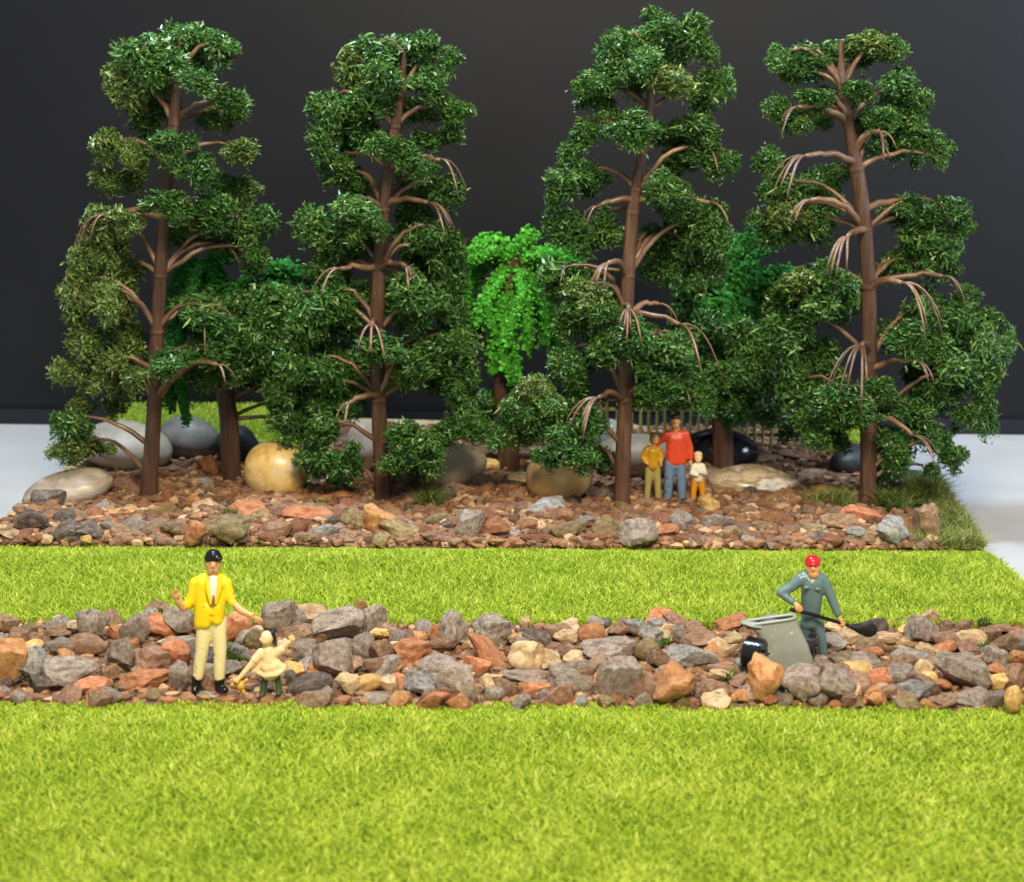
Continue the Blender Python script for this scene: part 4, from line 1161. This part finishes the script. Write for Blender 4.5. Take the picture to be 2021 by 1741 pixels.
# --- man in the yellow jacket
F = Fig('figurine in a yellow jacket and cream trousers standing at the lawn edge', 412, 1368, 0.02, 'painted figurines', 285)
body = F.part('body', skin, chains=[
    [(421, 1142, 0, 9), (419, 1165, 2, 13), (417, 1205, 2, 11), (417, 1232, 4, 10)],
    [(421, 1128, 0, 9), (421, 1145, 0, 9)],
    [(386, 1150, 0, 8), (375, 1186, -2, 8), (362, 1201, -8, 8), (351, 1186, -18, 7)],
    [(445, 1150, 0, 8), (455, 1186, -4, 8), (477, 1206, -14, 7.5), (494, 1214, -22, 5.5)],
    [(406, 1236, 2, 9), (397, 1290, 0, 8), (389, 1345, 0, 6)], [(430, 1236, 2, 9), (433, 1290, 0, 8), (434, 1345, 0, 6)],
    # left hand: fist with thumb
    [(350, 1184, -19, 5.5), (346, 1175, -22, 6)], [(346, 1176, -23, 3), (341, 1170, -26, 2.6), (344, 1166, -29, 2.2)], [(349, 1173, -23, 3), (345, 1166, -27, 2.6), (348, 1163, -30, 2.2)], [(352, 1172, -23, 2.8), (350, 1165, -27, 2.4)], [(344, 1179, -23, 2.8), (338, 1175, -26, 2.4), (339, 1171, -29, 2)], [(351, 1180, -24, 2.8), (356, 1174, -28, 2.2)],
    # right hand: open fingers
    [(494, 1214, -22, 5), (503, 1219, -26, 5.2)], [(503, 1217, -26, 2.4), (513, 1220, -30, 2), (519, 1225, -32, 1.7)], [(503, 1219, -26, 2.4), (512, 1224, -30, 2), (517, 1230, -32, 1.7)], [(502, 1221, -26, 2.3), (509, 1228, -30, 1.9), (512, 1233, -32, 1.6)], [(500, 1222, -26, 2.1), (504, 1230, -29, 1.7)], [(498, 1214, -26, 2.4), (505, 1210, -30, 1.9)]],
    balls=[(421, 1113, 0, 15.5, 17, 21), (421, 1124, -4, 12.5, 13, 13), (421, 1117, -17, 3, 5, 5), (405.5, 1114, 1, 2.5, 4, 5), (436.5, 1114, 1, 2.5, 4, 5), (421, 1127, -14, 5, 4, 2)], vox=0.8)
F.part('hair', black, balls=[(421, 1102, 3, 18.5, 19, 14), (421, 1094, 2, 15, 16, 10.5), (409, 1101, -6, 7, 10, 6), (433, 1102, -6, 7, 10, 6), (421, 1110, 9, 16, 12, 14)], parent=body)
for ex in (414, 428):
    F.part('eye', eye, balls=[(ex, 1112, -16.3, 2.3, 1.6, 1.5)], smooth=1, parent=body, vox=0.35)
F.part('mouth', paint('mouth_paint', srgb(160, 84, 70), 0.4), balls=[(421, 1127.5, -17.2, 4, 1.6, 1.3)], smooth=1, parent=body, vox=0.35)
F.part('shirt', paint('white_paint', srgb(240, 234, 222), 0.4), chains=[[(421, 1143, -8, 10), (421, 1160, -12, 11), (420, 1186, -15, 8)]])
F.part('tie', paint('tie_paint', srgb(140, 92, 44), 0.4), chains=[[(421, 1176, -22, 2.6), (421, 1192, -24, 3.4)]], vox=0.6)
yel = paint('yellow_paint', srgb(246, 214, 22), 0.48, 0.64, srgb(196, 158, 30))
jk = F.part('jacket', yel, chains=[
    [(386, 1150, 1, 12), (377, 1182, -2, 11), (370, 1194, -6, 9.5)], [(446, 1150, 1, 11.5), (453, 1180, -4, 10.5), (459, 1190, -8, 8.5)],
    [(400, 1144, 2, 13), (434, 1144, 2, 13)],
    [(399, 1152, 0, 17), (400, 1190, -3, 17), (399, 1228, -2, 17)], [(435, 1152, 0, 15), (433, 1190, -3, 14), (430, 1222, -2, 14)], [(417, 1150, 12, 19), (415, 1225, 10, 18)],
    [(409, 1200, -9, 13), (405, 1230, -9, 12.5)], [(429, 1198, -9, 12), (429, 1224, -9, 11.5)], [(418, 1204, -8, 12), (420, 1218, -8, 12)]])
F.part('lapel', yel, chains=[[(408, 1140, -12, 4), (410, 1165, -19, 4.5), (416, 1192, -23, 3)]], parent=jk, vox=0.6)
F.part('lapel', yel, chains=[[(435, 1140, -12, 4), (433, 1165, -19, 4.5), (426, 1192, -22, 3)]], parent=jk, vox=0.6)
F.part('trousers', paint('ivory_paint', srgb(240, 226, 176), 0.38, 0.64, srgb(150, 126, 70)), chains=[
    [(404, 1226, 2, 17), (399, 1280, 0, 14), (391, 1334, 0, 11.5)], [(431, 1226, 2, 17), (434, 1280, 0, 14), (433, 1336, 0, 11.5)], [(408, 1230, 5, 13), (428, 1230, 5, 13)]])
for (ax, ay, tx, ty, dd) in ((388, 1338, 384, 1363, -10), (434, 1340, 444, 1362, -12)):
    F.part('boot', black, chains=[[(ax, ay, 0, 11), (ax - 1, 1360, 0, 10)], [(ax, 1361, 2, 9), (tx, ty, dd, 8)]])
F.part('base', paint('grey_base_paint', srgb(150, 158, 152), 0.3), balls=[(414, 1370, -2, 32, 22, 4)], smooth=2)

# --- girl bending with a teddy
F = Fig('girl figurine in a cream dress with green legs bending forward beside the yellow jacket', 530, 1376, 0.02, 'painted figurines', 140)
body = F.part('body', pale, chains=[
    [(530, 1282, 0, 8), (528, 1305, 0, 12), (534, 1330, 2, 12)], [(526, 1268, -2, 5.5), (528, 1284, 0, 6)],
    [(512, 1290, -2, 7.5), (494, 1314, -6, 6.5), (476, 1335, -9, 5)], [(546, 1288, 2, 7.5), (558, 1280, 0, 6.5), (571, 1267, -3, 5)],
    [(526, 1325, 0, 7), (520, 1366, 0, 5)], [(541, 1325, 4, 7), (548, 1366, 4, 5)],
    [(476, 1336, -9, 3.6), (470, 1341, -11, 3.8)], [(470, 1339, -12, 2), (464, 1341, -14, 1.7), (462, 1345, -15, 1.4)], [(470, 1341, -12, 2), (465, 1345, -14, 1.6)], [(471, 1343, -12, 1.9), (468, 1348, -14, 1.5)], [(472, 1338, -12, 1.8), (468, 1335, -14, 1.4)],
    [(571, 1266, -3, 3.6), (576, 1260, -4, 4)], [(576, 1259, -5, 2), (580, 1255, -6, 1.5)], [(577, 1261, -5, 2), (582, 1259, -6, 1.5)], [(574, 1258, -5, 2), (575, 1253, -6, 1.5)], [(577, 1264, -5, 1.8), (582, 1263, -6, 1.4)], [(572, 1261, -6, 1.8), (570, 1257, -7, 1.4)]],
    balls=[(527, 1259, -3, 13, 13.5, 15), (515, 1262, -9, 3.5, 3.5, 3.5), (524, 1265, -10, 9.5, 7, 8)], vox=0.8)
F.part('hair', black, balls=[(536, 1253, 3, 7.5, 12, 12.5, 15), (540, 1261, 4, 6, 10, 11), (543, 1268, 6, 4.5, 6, 8), (531, 1247, 5, 6, 9, 5)], parent=body)
F.part('dress', cream, chains=[
    [(529, 1286, 0, 13), (532, 1304, 0, 16)], [(516, 1289, -1, 10.5), (504, 1302, -4, 9)], [(544, 1289, 2, 10.5), (557, 1281, 0, 8.5)],
    [(532, 1304, 0, 15), (533, 1326, 1, 19)], [(528, 1306, 0, 13), (506, 1324, -2, 7)], [(538, 1306, 0, 13), (559, 1318, 0, 7)], [(532, 1306, 0, 13), (526, 1332, -14, 6)], [(532, 1306, 0, 13), (545, 1329, -12, 6)], [(532, 1306, 4, 13), (534, 1328, 14, 7)], [(506, 1325, -2, 5.5), (524, 1334, -15, 5.5), (546, 1331, -13, 5.5), (561, 1319, 0, 5.5), (534, 1325, 16, 5.5), (506, 1325, -2, 5.5)], [(528, 1316, -4, 15), (540, 1314, -3, 14)]])
green = paint('green_paint', srgb(64, 84, 58), 0.4)
for a, bb in (((524, 1334, 0), (518, 1370, -2)), ((545, 1330, 4), (551, 1366, 2))):
    F.part('legging', green, chains=[[a + (8.5,), ((a[0] + bb[0]) / 2, (a[1] + bb[1]) / 2, a[2], 7.5), bb + (7,)], [bb + (6.5,), (bb[0] - 2, bb[1] + 3, -12, 5.5)]])
F.part('base', green, balls=[(534, 1378, -2, 28, 18, 3)], smooth=2)

T_ = Fig('small yellow teddy bear hanging from the girl figurine hand', 472, 1372, 0.02, None, 60)
T_.root.name = 'teddy_bear'
T_.root['category'] = 'toy'
gold = paint('gold_paint', srgb(214, 168, 70), 0.4)
tb = T_.part('body', gold, chains=[[(474, 1348, -14, 5), (472, 1364, -14, 4)], [(470, 1350, -14, 4), (458, 1352, -16, 3.5)], [(478, 1350, -14, 4), (487, 1342, -14, 3.5)], [(478, 1358, -14, 4.5), (481, 1366, -15, 4)]], balls=[(475, 1354, -14, 9, 8, 9)])
T_.part('head', gold, balls=[(466, 1344, -16, 7.5, 7, 7), (461, 1338, -15, 3, 2.5, 3), (472, 1338, -15, 3, 2.5, 3), (465, 1346, -22, 3, 3, 2.4)])

# --- worker with red cap
F = Fig('figurine in blue-grey overalls and red cap shovelling beside the grey cart', 1618, 1300, 0.05, 'painted figurines', 210)
blu = paint('blue_grey_paint', srgb(98, 124, 130), 0.3)
body = F.part('body', skin, chains=[
    [(1603, 1150, 0, 14), (1601, 1185, 2, 18), (1600, 1222, 4, 16)], [(1604, 1132, -4, 7.5), (1603, 1150, 0, 8)],
    [(1578, 1144, 0, 8), (1540, 1170, -4, 7), (1572, 1194, -20, 5.5)], [(1628, 1150, 0, 8), (1642, 1182, -6, 7), (1657, 1220, -16, 5)],
    [(1593, 1222, 4, 11), (1590, 1258, 8, 8), (1596, 1290, 12, 6)], [(1612, 1222, 4, 11), (1620, 1256, 0, 8), (1624, 1290, 0, 6)],
    [(1572, 1194, -20, 5), (1578, 1200, -25, 5.2)], [(1580, 1197, -27, 2.2), (1584, 1204, -28, 2), (1581, 1208, -25, 1.8)], [(1577, 1199, -28, 2.2), (1579, 1207, -29, 2), (1577, 1210, -25, 1.8)], [(1574, 1199, -28, 2.1), (1574, 1207, -28, 1.9), (1573, 1209, -25, 1.6)], [(1571, 1198, -27, 2), (1570, 1204, -28, 1.7)], [(1576, 1195, -27, 2.2), (1583, 1199, -28, 1.8)],
    [(1657, 1220, -16, 4.6), (1661, 1228, -20, 5)], [(1664, 1226, -22, 2.2), (1668, 1232, -23, 1.9), (1665, 1237, -20, 1.7)], [(1661, 1229, -23, 2.2), (1664, 1236, -24, 1.9), (1661, 1239, -20, 1.6)], [(1658, 1230, -23, 2.1), (1659, 1237, -23, 1.8)], [(1655, 1228, -22, 2), (1654, 1234, -22, 1.7)], [(1658, 1223, -22, 2.2), (1664, 1224, -24, 1.8)]],
    balls=[(1604, 1121, -4, 14.6, 15.5, 20), (1605, 1132, -8, 11.8, 12.5, 12), (1605, 1124, -20, 2.6, 4, 4.5), (1590.5, 1121, -3, 2.3, 3.5, 4.5), (1617.5, 1121, -3, 2.3, 3.5, 4.5)], vox=0.8)
F.part('cap', paint('red_paint', srgb(214, 26, 40), 0.25), balls=[(1604, 1108, -3, 15.8, 17, 13), (1604, 1112, -6, 15.4, 16.5, 5)], parent=body)
for ex in (1598.5, 1610.5):
    F.part('eye', eye, balls=[(ex, 1119.5, -18.3, 2, 1.5, 1.3)], smooth=1, parent=body, vox=0.35)
ov = F.part('overalls', blu, chains=[
    [(1580, 1143, 0, 13), (1562, 1158, -2, 11), (1541, 1170, -4, 9.5), (1564, 1188, -16, 7.5)], [(1627, 1150, 0, 12), (1641, 1180, -6, 10), (1653, 1212, -14, 7.5)],
    [(1590, 1141, 2, 15), (1618, 1144, 2, 15)], [(1603, 1152, 0, 22), (1602, 1180, 2, 22), (1600, 1210, 4, 20), (1600, 1226, 4, 19)],
    [(1594, 1230, 4, 16), (1608, 1230, 4, 16)], [(1594, 1226, 4, 15), (1590, 1258, 8, 11), (1596, 1284, 12, 9)], [(1611, 1226, 4, 15), (1620, 1256, 0, 11), (1625, 1288, 0, 9)]])
F.part('pocket', blu, balls=[(1592, 1160, -22, 7, 3, 4)], parent=ov, vox=0.6)
F.part('pocket', blu, balls=[(1614, 1163, -22, 7, 3, 4)], parent=ov, vox=0.6)
F.part('collar', blu, chains=[[(1592, 1142, -10, 4), (1603, 1152, -18, 3.5), (1616, 1143, -10, 4)]], parent=ov, vox=0.6)
F.part('boot', black, chains=[[(1625, 1290, 0, 8), (1626, 1297, 0, 7.5)], [(1626, 1298, 0, 7), (1630, 1300, -12, 6)]])
F.part('boot', black, chains=[[(1596, 1286, 12, 8), (1596, 1296, 12, 7.5)], [(1596, 1297, 12, 7), (1594, 1298, 0, 6)]])
S_ = Fig('black shovel held across by the worker in the red cap', 1640, 1300, 0.05, None, 110)
S_.root.name = 'shovel'
S_.root['category'] = 'shovel'
S_.Y = F.Y
S_.root.location = F.b
S_.part('handle', black, chains=[[(1562, 1203, -24, 4.5), (1600, 1212, -26, 4), (1660, 1230, -21, 4), (1684, 1238, -16, 4)]])
S_.part('blade', paint('worn_black_paint', srgb(26, 26, 28), 0.5), chains=[[(1678, 1236, -18, 5), (1694, 1240, -14, 9)]], balls=[(1706, 1242, -12, 25, 6, 13, 14), (1714, 1243, -10, 19, 6, 16, 6), (1708, 1236, -11, 20, 5, 9, -6)], smooth=1)

# --- cart
cb = G(1545, 1322, 0.05)
cY, cu = cb.y, upp(cb.y)
cart = empty('tip_cart', cb)
tag(cart, 'grey two-wheeled cement cart with black wheels beside the worker', 'cart')
coff = np.array(cart.location)
def CP(x, y, d=0): return V(x, y, cY + d * cu)
cgrey = paint('cart_grey_paint', srgb(150, 158, 152), 0.35, 0.66, srgb(196, 196, 182))
g = Geo()
rings = []
secs = [(1224, 1468, 1568, -6, 22), (1240, 1492, 1576, -8, 36), (1268, 1498, 1590, -12, 44), (1298, 1502, 1602, -14, 46), (1326, 1512, 1600, -10, 40)]
vv, ff = [], []
nr = 24
for (py, xa, xb, d0, d1) in secs:
    for k in range(nr):
        a = 2 * math.pi * k / nr
        ca, sa = math.cos(a), math.sin(a)
        ex = math.copysign(abs(ca) ** 0.36, ca); ey = math.copysign(abs(sa) ** 0.5, sa)
        x = (xa + xb) / 2 + (xb - xa) / 2 * ex
        d = (d0 + d1) / 2 + (d1 - d0) / 2 * ey
        pz = CP(x, py + 0.14 * ((xa + xb) / 2 - x), (d0 + d1) / 2).z
        p = CP(x, py, (d0 + d1) / 2)
        vv.append((p.x, cY + d * cu, pz))
m = len(secs)
for i in range(m - 1):
    for k in range(nr):
        q = (k + 1) % nr
        A, B, C_, D_ = i * nr + k, i * nr + q, (i + 1) * nr + q, (i + 1) * nr + k
        ff += [(A, C_, B), (A, D_, C_)]
vv.append(tuple(np.mean(vv[(m - 1) * nr:m * nr], axis=0))); ce = len(vv) - 1
for k in range(nr): ff.append(((m - 1) * nr + k, ce, (m - 1) * nr + (k + 1) % nr))
# heaped load inside, a little below the rim
top = np.array(vv[:nr]); c0 = top.mean(0)
g.add(vv, ff)
link('hopper', g.mesh('hopper', cgrey, True, 35, coff), cart)
inn = c0 + (top - c0) * 0.9; inn[:, 2] -= 0.06
lv = list(map(tuple, inn)) + [tuple(c0 + np.array([0, 0, 0.02]))]
link('load', mesh_tri('load', np.array(lv) - coff, [(k, (k + 1) % nr, nr) for k in range(nr)], noise_mat('cement', [srgb(84, 94, 94), srgb(112, 120, 118)], 4, 0.6, 0.5, 9, randomise=False)), cart)
g = Geo().add(*tube(np.vstack([top, top[:2]]), np.full(nr + 2, 3.4 * cu), 8))
link('rim', g.mesh('rim', cgrey, True, None, coff), cart)
sp = [CP(1500, 1236, 2), CP(1480, 1233, 0), CP(1462, 1228, -2)]
g = Geo().add(*tube(sp, [12 * cu, 11 * cu, 6 * cu], 10, 0.6))
link('spout', g.mesh('spout', cgrey, True, 50, coff), cart)
def wheel(x, y, d, r, wd, yaw):
    c = CP(x, y, d)
    ax = Vector((math.cos(yaw), math.sin(yaw), 0))
    g = Geo()
    v, f = tube([c - ax * wd * cu, c - ax * wd * cu * 0.8, c + ax * wd * cu * 0.8, c + ax * wd * cu], [r * cu * 0.86, r * cu, r * cu, r * cu * 0.86], 28, twist=(0, 0, 1))
    o = link('wheel', g.add(v, f).mesh('wheel', black, True, 40, coff), cart)
    v, f = tube([c - ax * wd * cu * 1.25, c + ax * wd * cu * 1.25], [r * cu * 0.36, r * cu * 0.36], 18, twist=(0, 0, 1))
    link('hub', Geo().add(v, f).mesh('hub', black, True, 40, coff), o)
wheel(1489, 1291, -20, 34, 20, -0.5)
wheel(1603, 1280, 26, 30, 9, -0.4)
g = Geo().add(*tube([CP(1489, 1291, -20), CP(1603, 1280, 26)], [4 * cu, 4 * cu], 8))
link('axle', g.mesh('axle', black, True, None, coff), cart)

# --- family in the wood
F = Fig('figurine in a red sweater and blue jeans standing in the middle of the family', 1332, 995, 0.1, 'family of three figurines', 172)
red = paint('red_sweater_paint', srgb(214, 74, 44), 0.4)
body = F.part('body', skin, chains=[
    [(1333, 858, 2, 8), (1333, 890, 3, 9), (1332, 918, 3, 7)], [(1333, 842, 0, 6), (1333, 854, 1, 5.5)],
    [(1314, 856, 0, 6), (1300, 868, 6, 5.5), (1290, 880, 2, 4.5)], [(1354, 856, 0, 6), (1362, 884, 0, 5.5), (1364, 908, -4, 4)],
    [(1322, 920, 0, 8), (1320, 955, 0, 6), (1318, 985, 0, 5)], [(1342, 920, 0, 8), (1345, 955, 0, 6), (1346, 985, 0, 5)],
    [(1364, 908, -4, 3.4), (1364, 914, -5, 3.4)], [(1366, 914, -6, 1.5), (1366, 919, -7, 1.2)], [(1364, 915, -6, 1.5), (1364, 920, -7, 1.2)], [(1362, 914, -6, 1.5), (1362, 919, -7, 1.2)], [(1361, 911, -7, 1.4), (1359, 914, -8, 1.1)]],
    balls=[(1333, 832, 0, 9.5, 10.5, 12.5), (1333, 839, -3, 8, 8.5, 8), (1333, 835, -11, 1.8, 2.8, 3), (1323.6, 833, 1, 1.6, 2.4, 3), (1342.4, 833, 1, 1.6, 2.4, 3)], vox=0.8)
F.part('hair', paint('brown_hair_paint', srgb(70, 48, 30), 0.4), balls=[(1333, 824, 2, 11, 11.5, 8), (1333, 830, 5, 10.5, 9, 10)], parent=body)
F.part('sweater', red, chains=[
    [(1316, 858, 1, 9), (1302, 869, 6, 8), (1293, 878, 2, 6.5)], [(1352, 858, 1, 9), (1361, 884, 0, 8), (1363, 904, -3, 6.5)],
    [(1323, 858, 1, 9.5), (1345, 858, 1, 9.5)], [(1327, 866, 0, 12), (1326, 892, 0, 12), (1327, 910, 0, 12.5)], [(1342, 866, 0, 12), (1343, 892, 0, 12), (1343, 910, 0, 12.5)], [(1334, 868, -1, 12), (1335, 910, -1, 12.5)]])
F.part('jeans', paint('blue_jeans_paint', srgb(112, 138, 172), 0.4, 0.62, srgb(72, 88, 104)), chains=[
    [(1323, 914, 0, 11.5), (1320, 950, 0, 9.5), (1318, 980, 0, 8)], [(1342, 914, 0, 11.5), (1345, 950, 0, 9.5), (1346, 980, 0, 8)], [(1325, 918, 0, 11), (1341, 918, 0, 11)]])
for ax in (1317, 1347):
    F.part('shoe', black, chains=[[(ax, 987, 2, 6.5), (ax, 991, -10, 5.5)]], vox=0.7)

F = Fig('figurine in an ochre top and khaki trousers leaning on the red sweater', 1288, 995, 0.1, 'family of three figurines', 130)
body = F.part('body', skin, chains=[
    [(1288, 888, 1, 5), (1287, 905, 2, 7), (1288, 922, 2, 6)], [(1292, 874, 0, 4.6), (1289, 886, 0, 5)],
    [(1276, 888, 0, 5), (1268, 903, -2, 4.4), (1274, 912, -10, 3.6)], [(1300, 888, 0, 5), (1305, 902, -2, 4.4), (1304, 914, -8, 3.4)],
    [(1281, 925, 0, 6.5), (1279, 958, 0, 5), (1277, 988, 0, 4)], [(1295, 925, 0, 6.5), (1298, 958, 0, 5), (1299, 988, 0, 4)],
    [(1274, 912, -10, 3), (1277, 914, -12, 2.8)], [(1277, 913, -13, 1.3), (1280, 915, -14, 1.1)], [(1276, 915, -13, 1.3), (1279, 918, -14, 1.1)], [(1304, 914, -8, 2.8), (1305, 919, -9, 2.4)]],
    balls=[(1293, 866, 0, 8, 9, 10.5), (1293, 871, -3, 6.6, 7, 6.6), (1293, 868, -9.5, 1.5, 2.2, 2.4)], vox=0.8)
F.part('hair', paint('olive_hair_paint', srgb(150, 128, 66), 0.4), balls=[(1292, 860, 2, 9.5, 10, 7), (1291, 867, 5, 9.6, 8, 11)], parent=body)
F.part('top', paint('ochre_paint', srgb(190, 142, 26), 0.38), chains=[
    [(1277, 888, 0, 7.5), (1269, 903, -2, 6.5), (1273, 910, -8, 5.5)], [(1299, 888, 0, 7.5), (1304, 902, -2, 6.5), (1304, 910, -6, 5.2)], [(1281, 887, 1, 8.5), (1295, 887, 1, 8.5)],
    [(1288, 892, 0, 12.5), (1287, 908, 0, 12.5), (1288, 918, 0, 13)]])
F.part('trousers', paint('khaki_paint', srgb(168, 158, 94), 0.4), chains=[[(1282, 920, 0, 9), (1279, 956, 0, 7), (1277, 984, 0, 6)], [(1295, 920, 0, 9), (1298, 956, 0, 7), (1299, 984, 0, 6)], [(1284, 921, 0, 9), (1293, 921, 0, 9)]])
for ax in (1277, 1300):
    F.part('shoe', paint('tan_shoe_paint', srgb(176, 160, 110), 0.4), chains=[[(ax, 988, 2, 5), (ax, 991, -8, 4.2)]], vox=0.7)

F = Fig('child figurine in a white top and orange trousers beside the red sweater', 1377, 997, 0.1, 'family of three figurines', 104)
white = paint('white_top_paint', srgb(226, 222, 208), 0.4)
body = F.part('body', pale, chains=[
    [(1378, 918, 0, 6), (1378, 945, 0, 8)], [(1378, 910, 0, 4), (1378, 918, 0, 4.5)],
    [(1368, 921, 0, 4), (1365, 934, -4, 3.5), (1374, 938, -11, 3)], [(1388, 921, 0, 4), (1391, 934, -4, 3.5), (1383, 932, -11, 3)],
    [(1372, 945, 0, 5.5), (1369, 970, 0, 4.4), (1368, 990, 0, 3.6)], [(1384, 945, 0, 5.5), (1386, 970, 0, 4.4), (1386, 990, 0, 3.6)]],
    balls=[(1378, 902, 0, 8, 8.5, 10), (1378, 907, -2.5, 6.6, 7, 6.5), (1378, 904, -9, 1.4, 2, 2.2)], vox=0.8)
F.part('hair', paint('blond_hair_paint', srgb(216, 196, 150), 0.4), balls=[(1378, 897, 1.5, 9, 9.6, 6.6), (1378, 903, 4, 8.8, 7.5, 9)], parent=body)
F.part('top', white, chains=[[(1370, 921, 0, 6), (1366, 934, -4, 5.4), (1375, 938, -10, 4.4)], [(1387, 921, 0, 6), (1391, 934, -4, 5.4), (1382, 932, -11, 4.4)], [(1373, 920, 1, 7), (1384, 920, 1, 7)], [(1378, 925, 0, 10), (1378, 944, 0, 10.5)]])
F.part('trousers', paint('orange_paint', srgb(220, 150, 36), 0.38), chains=[[(1373, 944, 0, 7.5), (1369, 970, 0, 6), (1368, 988, 0, 5)], [(1384, 944, 0, 7.5), (1386, 970, 0, 6), (1386, 988, 0, 5)], [(1375, 946, 0, 7.5), (1382, 946, 0, 7.5)]])
for ax in (1367, 1387):
    F.part('shoe', black, chains=[[(ax, 991, 1, 4.6), (ax, 994, -7, 4)]], vox=0.7)
